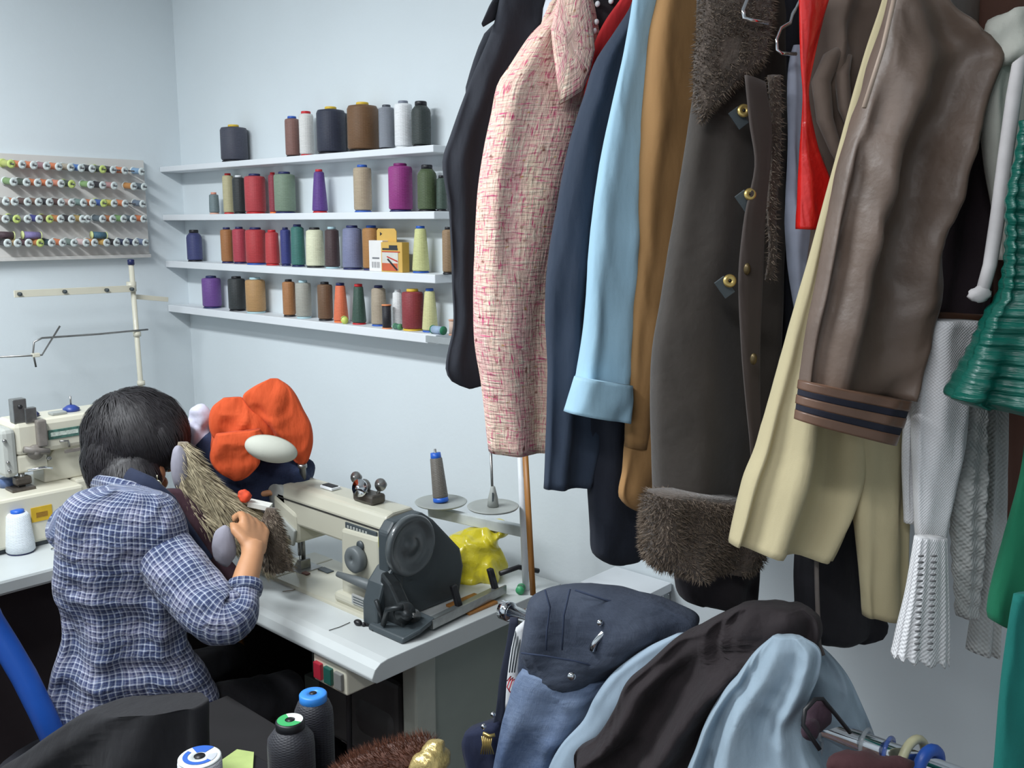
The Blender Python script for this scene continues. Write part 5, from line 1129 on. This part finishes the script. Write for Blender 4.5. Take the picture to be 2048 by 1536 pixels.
# taupe suede jacket back
M_su = mat('taupe suede', (112, 96, 86), .85, .15, 10, .25, 40, sheen=.25, bdist=.006)
g = garment('taupe_jacket', 'taupe suede jacket with deep fold behind the cream trousers', 1690, 420, 1.28)
hang([(1650, -60, 1830, -60), (1645, 0, 1810, 0), (1632, 68, 1800, 68), (1616, 137, 1785, 137), (1608, 191, 1775, 191), (1622, 287, 1750, 287), (1650, 369, 1730, 369), (1660, 440, 1700, 440), (1640, 520, 1690, 520)], 1.33, 20, .4, .05, (.014, 5), 60, crease=.012).obj('sleeve', M_su, g)
torso(-.60, 1.28, 1.66, 1.25, 2.02, .03, M_su, g, seed=7)
for pts, rr in (([(1690, 90), (1662, 118), (1642, 165), (1650, 240), (1672, 300), (1688, 340)], [.004, .012, .013, .011, .008, .003]), ([(1700, 110), (1684, 150), (1690, 215), (1704, 270)], [.003, .010, .009, .003])):
    B().tube([at(x, y, 1.268) for x, y in pts], rr, seg=14).obj('turned_fold', M_su, g)
# cream trousers
M_cr = cloth('cream twill', (190, 178, 142), .06, fold=.3)
g = garment('cream_trousers', 'cream trousers with two wide legs hanging beside the leather jacket', 1560, 1120, 1.22)
leg1 = hang([(1778, -60, 1830, -60), (1766, 0, 1815, 0), (1733, 101, 1790, 101), (1700, 219, 1760, 219), (1660, 369, 1720, 369), (1622, 515, 1700, 515), (1585, 651, 1700, 651), (1545, 803, 1715, 803), (1518, 900, 1722, 900), (1496, 958, 1716, 965), (1475, 1039, 1688, 1045), (1464, 1080, 1660, 1106), (1462, 1088, 1655, 1114)], 1.22, 15, .4, .045, (.010, 5), 61, n=80, crease=.003); leg1.obj('trouser_leg', M_cr, g)
hang([(1712, 780, 1830, 780), (1716, 884, 1822, 884), (1711, 1011, 1814, 1011), (1720, 1116, 1812, 1116), (1727, 1222, 1812, 1228), (1728, 1232, 1812, 1238)], 1.26, 15, .4, .04, (.005, 4), 62, n=36).obj('trouser_leg', M_cr, g)
# leather jacket
M_le = mat('brown leather', (104, 87, 76), .47, .3, 9, .3, 40, sheen=.05, bdist=.006)
M_le2 = mat('bronze leather', (110, 82, 66), .38, .15, 14, .2, 80)
M_rib = mat('navy knit stripe', (28, 30, 44), .9, .1, 60)
g = garment('leather_jacket', 'large brown leather jacket with navy striped cuff, nearest on the rail', 1710, 885, 1.13)
hang([(1795, -60, 1880, -60), (1782, 0, 1888, 0), (1770, 60, 1936, 60), (1758, 105, 1978, 110), (1740, 165, 1966, 165), (1720, 225, 1948, 232), (1686, 328, 1920, 328), (1666, 430, 1898, 430), (1652, 500, 1872, 505), (1636, 580, 1866, 590), (1620, 650, 1846, 660), (1608, 740, 1822, 760), (1604, 770, 1810, 796)], 1.13, 15, .42, .07, (.012, 5), 63, n=80, seg=64, crease=.008).obj('sleeve', M_le, g)
def band(y0l, y0r, y1l, y1r, xl0, xr0, xl1, xr1, name, m, grow): 
    hang([(xl0-grow, y0l, xr0+grow, y0r), ((xl0+xl1)/2-grow, (y0l+y1l)/2, (xr0+xr1)/2+grow, (y0r+y1r)/2), (xl1-grow, y1l, xr1+grow, y1r)], 1.13, 15, .42, .068+grow*.0006, (.0, 4), 64, n=6, seg=48).obj(name, m, g)
cuff = [(0, .22, M_le2, 2), (.22, .38, M_rib, 0), (.38, .60, M_le2, 2), (.60, .76, M_rib, 0), (.76, 1.0, M_le2, 1)]
for a, b_, m_, gr_ in cuff:
    f = lambda t: (1606-10*t, 762+78*t, 1812-30*t, 800+88*t)
    A, Bq = f(a), f(b_); band(A[1], A[3], Bq[1], Bq[3], A[0], A[2], Bq[0], Bq[2], 'cuff_stripe' if m_ is M_rib else 'cuff_band', m_, gr_)
torso(-.47, 1.26, 1.6, 1.35, 2.02, .03, M_le, g, seed=8); hanger(-.47, 'wire hanger of the leather jacket')
seam([(1788, 0), (1766, 95), (1728, 215)], 1.07, .003, 'piping', mat('pale piping', (176, 156, 140), .6), g)
# second striped cuff behind
g = garment('striped_jacket', 'dark plum jacket sleeve with three bronze cuff bands behind the leather jacket', 1900, 715, 1.22)
hang([(1925, 130, 2020, 130), (1915, 232, 2010, 232), (1892, 400, 1995, 400), (1866, 560, 1975, 560), (1854, 620, 1966, 620), (1842, 700, 1948, 712), (1846, 712, 1940, 716)], 1.22, 15, .42, .05, (.006, 4), 65, n=36).obj('sleeve', cloth('dark plum cloth', (52, 40, 46), .2), g)
for t in (0, .36, .72):
    y0 = 622+t*88; xo = 1853-t*12; hang([(xo, y0, xo+112, y0+6), (xo-2, y0+10, xo+110, y0+17), (xo-4, y0+21, xo+108, y0+29)], 1.218, 15, .42, .051, (0, 4), 66, n=5).obj('cuff_band', mat('dark bronze', (96, 68, 54), .35, .1), g)
# brown garment at the far right
g = garment('russet_coat', 'russet brown coat at the top right corner', 2020, 1000, 1.34)
hang([(1950, -60, 2110, -60), (1955, 100, 2110, 100), (1960, 400, 2110, 400), (1985, 700, 2110, 700), (2000, 900, 2110, 900), (2010, 1060, 2110, 1060)], 1.40, 15, .3, .04, (.006, 4), 67).obj('body_panel', cloth('russet cloth', (104, 70, 58), .1), g)
# white hooded top
M_ho = cloth('white fleece', (200, 200, 190), .05)
g = garment('white_hoodie', 'white hooded top with drawstring at the right edge', 2010, 330, 1.1)
b = B()
for i, (x, y, rx, ry) in enumerate(((2035, 66, 58, 48), (1998, 92, 30, 36), (2070, 90, 50, 50), (2024, 110, 44, 26))): lump(b, x, y, 1.10, rx, ry, 30, i+80)
remeshed(b, 'hood', M_ho, g, vox=.006, amp=.008, freq=22, seed=9)
hang([(1982, 130, 2090, 130), (1962, 170, 2090, 170), (1966, 240, 2080, 240), (1976, 330, 2075, 330), (1990, 420, 2070, 420), (2000, 520, 2066, 520)], 1.14, 15, .35, .035, (.008, 4), 68, n=30).obj('front_panel', M_ho, g)
B().tube([at(2052, 118, 1.06), at(2038, 130, 1.055), at(2028, 190, 1.055), at(2010, 320, 1.06), at(1996, 430, 1.07), at(1980, 530, 1.075), at(1966, 578, 1.075)], [.006, .0075, .008, .008, .008, .0075, .007], seg=12).obj('drawstring', mat('cord white', (196, 192, 192), .8, .08, 60), g)
B().sphere(at(1960, 588, 1.075), (.013, .008, .009), 14, 10, (RT, FH, UP), lambda v: 1+.3*noise.noise(v*2)).obj('cord_knot', mat('cord white', (196, 192, 192), .8), g)
# green ruched satin top
M_gs = mat('green satin', (6, 84, 72), .34, .25, 20, .8, 1, stretch=(14, 14, 150), bdist=.006)
g = garment('green_satin_top', 'shiny emerald green ruched satin top at the right edge', 2000, 830, 1.02)
hang([(2044, 240, 2140, 240), (2034, 310, 2140, 310), (2016, 400, 2140, 400), (2018, 470, 2140, 470), (2006, 590, 2140, 590), (1982, 628, 2135, 640), (1949, 709, 2130, 720), (1914, 782, 2125, 800), (1906, 797, 2120, 818), (1930, 810, 2110, 832)], 1.05, 10, .4, .05, (.012, 5), 69, n=140, seg=56).obj('ruched_body', M_gs, g)
ru = g.children[0]
for v in ru.data.vertices:
    w = v.co+Vector(g.location); v.co += FH*(.0022*math.sin(w.z*420+7*noise.noise(w*8)))
torso(-.235, 1.15, 1.5, 1.32, 1.95, .025, M_gs, g, seed=9)
g = garment('green_skirt', 'plain green cloth hanging at the lower right edge', 2010, 1255, 1.1)
hang([(2056, 830, 2140, 830), (2046, 940, 2140, 940), (2012, 1081, 2140, 1081), (1980, 1235, 2140, 1255), (2000, 1250, 2130, 1268)], 1.12, 10, .35, .03, (.005, 4), 70, n=30).obj('skirt_panel', cloth('green cloth', (10, 106, 74), .08), g)
g = garment('teal_dress', 'long teal cloth at the bottom right edge', 2020, 1536, 1.05)
hang([(2030, 1190, 2140, 1190), (2022, 1230, 2140, 1230), (2012, 1300, 2140, 1300), (2001, 1394, 2140, 1394), (1990, 1536, 2140, 1536), (1984, 1620, 2140, 1620)], 1.06, 10, .3, .03, (.004, 4), 71, n=30).obj('dress_panel', cloth('teal cloth', (8, 108, 100), .08), g)
# white knit cardigan
M_kn = knit_mat('white knit', (236, 236, 238), 1500, 1500, .25); M_rb = knit_mat('white rib knit', (238, 238, 240), 1500, 1100, .35); M_kn2 = knit_mat('grey white cable knit', (196, 198, 196), 900, 900, .4)
g = garment('white_cardigan', 'white knitted cardigan with ribbed lace cuff below the leather jacket', 1840, 1320, 1.18)
hang([(1838, 640, 1948, 640), (1832, 720, 1938, 720), (1828, 830, 1930, 830), (1828, 905, 1922, 905), (1830, 976, 1908, 976), (1832, 1046, 1894, 1046), (1834, 1078, 1890, 1078)], 1.20, 15, .5, .05, (.004, 4), 72, n=36).obj('sleeve', M_kn, g)
rows_k = [(1832, 1074, 1890, 1074), (1826, 1116, 1891, 1116), (1814, 1190, 1892, 1190), (1799, 1257, 1892, 1262), (1788, 1312, 1890, 1322)]
rk = hang(rows_k, 1.185, 15, .5, .045, (.0, 4), 73, n=40, seg=60, crease=0)
ro = rk.obj('ribbed_cuff', M_rb, g)
for i, v in enumerate(ro.data.vertices):
    j = i % 60; t = (i//60)/39
    nrm = Vector((math.cos(j), math.sin(j), 0)); c_ = Vector((0, 0, 0))
    v.co += FH*(-.0016*math.cos(j*2*math.pi/60*12))*(.5+t)+UP*(-.003*math.cos(j*2*math.pi/60*12))*(t > .97)
for cxp in (1842, 1868):
    for k in range(16):
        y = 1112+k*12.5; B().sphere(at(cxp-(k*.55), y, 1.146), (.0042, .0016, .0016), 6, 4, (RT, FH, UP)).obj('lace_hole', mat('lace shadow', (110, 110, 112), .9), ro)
hang([(1812, 800, 1842, 800), (1808, 860, 1840, 860), (1806, 930, 1838, 930), (1810, 1046, 1836, 1046)], 1.22, 15, .6, .02, (.006, 6), 74, n=36).obj('frilled_edge', M_kn, g)
g = garment('cable_cardigan', 'grey white cable knit sleeve behind the white cardigan', 1930, 1240, 1.24)
ck = hang([(1936, 700, 1985, 700), (1934, 828, 1972, 828), (1918, 930, 1970, 930), (1905, 1011, 1965, 1011), (1908, 1116, 1962, 1116), (1914, 1232, 1952, 1238)], 1.24, 15, .6, .035, (.004, 5), 75, n=60).obj('sleeve', M_kn2, g)
for v in ck.data.vertices:
    w = v.co+Vector(g.location); v.co += FH*(-.0028*math.sin(w.z*260+w.x*240))
hang([(1975, 780, 2015, 780), (1968, 940, 2012, 940), (1960, 1116, 2005, 1116), (1936, 1300, 1990, 1312)], 1.32, 15, .5, .03, (.006, 5), 76, n=40).obj('sleeve', M_kn2, g)
# black bag with cord
g = thing('black_garment_bag', 'black cloth bag with thin cord hanging under the cream trousers', 'bag', at(1680, 1290, 1.34))
hang([(1640, 780, 1730, 780), (1610, 950, 1728, 950), (1596, 1080, 1724, 1080), (1592, 1150, 1730, 1150), (1594, 1200, 1742, 1200), (1598, 1245, 1768, 1240), (1616, 1276, 1760, 1268), (1640, 1288, 1728, 1284)], 1.34, 15, .35, .05, (.004, 4), 77, n=36).obj('bag_body', cloth('black felt', (26, 24, 30), .2), g)
B().tube([at(1632, 1090, 1.27), at(1634, 1180, 1.27), at(1638, 1288, 1.27), at(1646, 1310, 1.27)], .0032, seg=8).obj('cord', mat('grey cord', (104, 96, 92), .8), g)

# ------------------------------------------------------------------ lower rail
LY, LZ = 1.195, .93
lr = thing('clothes_rail', 'lower chrome clothes rail carrying jeans and folded cloths', 'rail', (-.6, LY, LZ))
xa, xb = onY(1008, 1220, LY).x, -.28
B().tube([(xa, LY, LZ), (xb, LY, LZ)], .0135, seg=18).obj('tube', M_chrome, lr)
B().lathe([(.018, -.002), (.018, .016), (.013, .018)], (xa, LY, LZ), (1, 0, 0), seg=16).obj('end_cap', M_chrome, lr)
for x in (xa+.03, xb-.02): B().tube([(x, LY+.02, LZ), (x, LY+.02, .03)], .012, seg=12).obj('upright', M_chrome, lr); B().bx(x-.03, x+.03, LY-.2, LY+.24, 0, .03).obj('foot', M_dgrey, lr, bevel=.004)
def ld(px): 
    r = ray(px, 1220+(px-1010)*.367); return LY/r.y
# jeans
M_jd = denim_mat('dark denim', (46, 54, 70), (92, 100, 116), .4); M_jl = denim_mat('faded denim', (72, 90, 122), (150, 166, 190), .6)
g = thing('jeans', 'faded blue jeans with dark denim waist folded over the lower rail', 'garment', (onY(1150, 1300, LY).x, LY, LZ-.1), 'clothes on the lower rail')
hang([(1046, 1335, 1215, 1360), (1030, 1360, 1200, 1385), (1018, 1400, 1186, 1405), (1006, 1441, 1172, 1441), (996, 1490, 1140, 1490), (987, 1536, 1120, 1536), (978, 1600, 1110, 1600)], 1.50, -20, .35, .05, (.006, 4), 81, n=70, crease=.007).obj('legs', M_jl, g)
hang([(1120, 1172, 1210, 1174), (1075, 1186, 1290, 1192), (1060, 1200, 1352, 1216), (1052, 1240, 1396, 1246), (1046, 1280, 1360, 1290), (1041, 1315, 1290, 1325), (1042, 1344, 1222, 1366), (1060, 1352, 1200, 1373)], 1.46, -25, .35, .06, (.007, 3), 82, n=70, crease=.008).obj('waist_panel', M_jd, g)
for pts in ([(1090, 1180), (1100, 1215), (1094, 1260), (1092, 1300)], [(1140, 1178), (1128, 1230), (1124, 1300)], [(1042, 1306), (1090, 1312), (1150, 1322), (1212, 1338)], [(1150, 1180), (1210, 1200), (1290, 1215), (1295, 1250), (1270, 1290)]):
    seam(pts, 1.402, .0016, 'seam', mat('denim seam', (44, 54, 76), .9), g)
for px, py, r_ in ((1143, 1352, 9), (1200, 1245, 7)): B().lathe([(r_*1.4/F, 0), (r_*1.2/F, .003), (0, .004)], at(px, py, 1.392), -FW, seg=14).obj('rivet', M_chrome, g)
B().tube([at(1184, 1300, 1.395), at(1190, 1284, 1.393), at(1206, 1266, 1.393), at(1216, 1258, 1.395)], [.006, .0045, .005, .004], seg=8).obj('zip_pull', M_chrome, g)
# striped strap and navy handbag
g = thing('navy_handbag', 'navy handbag with striped strap hanging at the rail end', 'bag', at(960, 1536, 1.62))
hang([(1020, 1235, 1036, 1235), (1014, 1280, 1036, 1280), (1000, 1350, 1020, 1350), (992, 1420, 1010, 1420), (980, 1470, 1000, 1470)], 1.56, -20, .4, .012, (.001, 3), 83, n=20).obj('strap', cloth('navy strap', (30, 36, 54), .1), g)
hang([(932, 1462, 1000, 1440), (926, 1485, 1010, 1480), (936, 1540, 1012, 1540), (944, 1620, 1012, 1620)], 1.60, -20, .6, .05, (.003, 3), 84, n=20).obj('bag_body', cloth('navy bag cloth', (26, 34, 62), .12), g)
hang([(1032, 1255, 1050, 1240), (1022, 1300, 1046, 1300), (1014, 1360, 1034, 1360), (1010, 1420, 1022, 1420)], 1.53, -20, .3, .006, (.0, 3), 85, n=12).obj('striped_band', mat('band white', (214, 216, 218), .8, .03), g)
for k in range(3): B().tube([at(1044-k*6, 1262, 1.517), at(1036-k*5.5, 1300, 1.515), at(1029-k*5, 1345, 1.515)], .0012, seg=5).obj('band_stripe', M_dgrey, g)
for k in range(3): B().tube([at(1014+k*5, 1362, 1.512), at(1022+k*4, 1352+k*3, 1.512), at(1014+k*4, 1374+k*6, 1.512), at(1020+k*3, 1384+k*4, 1.512)], .001, seg=5).obj('red_script', mat('red script', (190, 50, 60), .7), g)
for px, py in ((986, 1429), (967, 1453)): B().sphere(at(px, py, 1.545), .0045, 10, 8).obj('stud', M_chrome, g)
B().tube([at(966, 1466, 1.545), at(978, 1472, 1.543), at(990, 1470, 1.543)], .003, seg=8).obj('buckle', M_gold, g)
for k in range(6): B().tube([at(964+k*4, 1472, 1.545), at(966+k*3, 1490, 1.543), at(962+k*5, 1508, 1.545)], .0014, seg=5).obj('tassel_strand', M_gold, g)
# pale blue trousers
M_pb = cloth('powder blue cloth', (150, 168, 184), .04, fold=.4)
g = thing('blue_trousers', 'powder blue trouser leg draped between jeans and brown cloth', 'garment', (onY(1250, 1360, LY).x, LY, LZ-.15), 'clothes on the lower rail')
hang([(1352, 1268, 1400, 1268), (1300, 1292, 1380, 1312), (1262, 1316, 1340, 1345), (1222, 1349, 1310, 1375), (1189, 1395, 1280, 1420), (1166, 1441, 1240, 1470), (1124, 1487, 1200, 1500), (1100, 1530, 1190, 1536), (1080, 1600, 1180, 1600)], 1.40, -25, .35, .03, (.004, 4), 86, n=44).obj('trouser_leg', M_pb, g)
# brown black cloth
M_bb = cloth('dark brown cloth', (36, 28, 31), .18, fold=.8)
g = thing('brown_cloth', 'very dark brown draped cloth in the middle of the lower rail', 'garment', (onY(1400, 1380, LY).x, LY, LZ-.15), 'clothes on the lower rail')
hang([(1480, 1210, 1610, 1214), (1424, 1238, 1640, 1240), (1390, 1256, 1640, 1280), (1352, 1276, 1585, 1300), (1294, 1328, 1530, 1335), (1254, 1363, 1480, 1382), (1231, 1414, 1440, 1430), (1192, 1474, 1400, 1490), (1152, 1502, 1385, 1520), (1154, 1545, 1370, 1550), (1150, 1610, 1350, 1610)], 1.32, -25, .35, .06, (.014, 5), 87, n=80, seg=72, crease=.013).obj('draped_cloth', M_bb, g)
# powder blue sheet
M_ps = cloth('pale blue sheet', (148, 166, 180), .04, fold=.6)
g = thing('blue_sheet', 'pale blue sheet draped over the lower rail before the chrome tube', 'garment', (onY(1530, 1420, LY).x, LY, LZ-.15), 'clothes on the lower rail')
hang([(1545, 1272, 1605, 1274), (1508, 1305, 1640, 1300), (1478, 1345, 1640, 1345), (1444, 1385, 1620, 1395), (1412, 1441, 1604, 1441), (1390, 1500, 1622, 1500), (1372, 1545, 1645, 1545), (1355, 1610, 1650, 1610)], 1.22, -25, .3, .05, (.014, 6), 88, n=80, seg=80, crease=.010).obj('front_fall', M_ps, g)
hang([(1560, 1272, 1625, 1278), (1556, 1300, 1664, 1312), (1560, 1345, 1696, 1352), (1570, 1400, 1722, 1405), (1600, 1460, 1748, 1468), (1620, 1510, 1758, 1514), (1630, 1570, 1765, 1570)], 1.32, -10, .3, .04, (.014, 5), 89, n=70, seg=64, crease=.012).obj('back_fall', M_ps, g)
# hangers and rings on the lower rail
def lx(px): return onY(px, 1220+(px-1010)*.367, LY).x
dk = thing('clothes_hanger', 'bent dark wire hanger on the lower rail by the blue sheet', 'hanger', (lx(1640), LY, LZ), 'hangers on the lower rail')
B().tube([at(1640, 1500, 1.13), at(1606, 1450, 1.14), at(1610, 1420, 1.14), at(1630, 1398, 1.15), at(1645, 1398, 1.15), at(1672, 1430, 1.17), at(1700, 1465, 1.18)], .0028, seg=8).obj('wire', M_black, dk)
b = B(); lump(b, 1632, 1432, 1.17, 26, 30, 20, 4); lump(b, 1618, 1460, 1.15, 18, 26, 16, 5)
remeshed(b, 'hanger_cloth', cloth('plum cloth', (54, 34, 46), .3), None, vox=.004, amp=.005, freq=30, seed=6, label='plum scrap of cloth bunched on the rail beside the blue sheet', cat='cloth')
CLR = mat('clear plastic', (200, 206, 210), .15, 0, alpha=.4)
for px in (1648, 1730, 1776):
    x = lx(px); t = thing('clothes_hanger', {1648: 'clear plastic hanger hook at the left on the chrome tube', 1730: 'clear plastic hanger hook in the middle of the bare chrome tube', 1776: 'pale blue hanger hook near the cream ring on the tube'}[px], 'hanger', (x, LY, LZ-.06), 'hangers on the lower rail')
    c = Vector((x, LY, LZ)); m_ = CLR if px != 1776 else mat('clear blue plastic', (90, 120, 200), .2, 0, alpha=.6)
    B().tube([c+Vector((.001, math.cos(a)*.018, math.sin(a)*.018)) for a in [i*math.pi/12-.6 for i in range(20)]]+[c+Vector((0, -.006, -.05)), c+Vector((0, 0, -.09))], .003, seg=8).obj('hook', m_, t)
    B().tube([c+Vector((0, -.16, -.15)), c+Vector((0, 0, -.09)), c+Vector((0, .16, -.15))], .004, seg=8).obj('shoulder_bar', m_, t)
for px, m_, nm, r_, th in ((1826, mat('cream plastic', (200, 196, 160), .4), 'cream', .026, .006), (1858, mat('ring blue', (40, 84, 170), .4), 'blue', .020, .008)):
    x = lx(px); n_ = 24
    pts = [Vector((x+.006*math.cos(a), LY+r_*math.cos(a), LZ+r_*math.sin(a)*1.1)) for a in [i*2*math.pi/n_ for i in range(n_+1)]]
    B().tube(pts, th, seg=10).obj('rail_ring', m_, label='%s plastic size ring on the chrome tube' % nm, cat='ring')
b = B(); lump(b, 1740, 1530, 1.12, 90, 24, 30, 7)
remeshed(b, 'maroon_garment', cloth('maroon cloth', (66, 34, 38), .3), None, vox=.006, amp=.006, freq=20, seed=7, label='maroon garment hanging under the bare chrome tube', cat='garment')
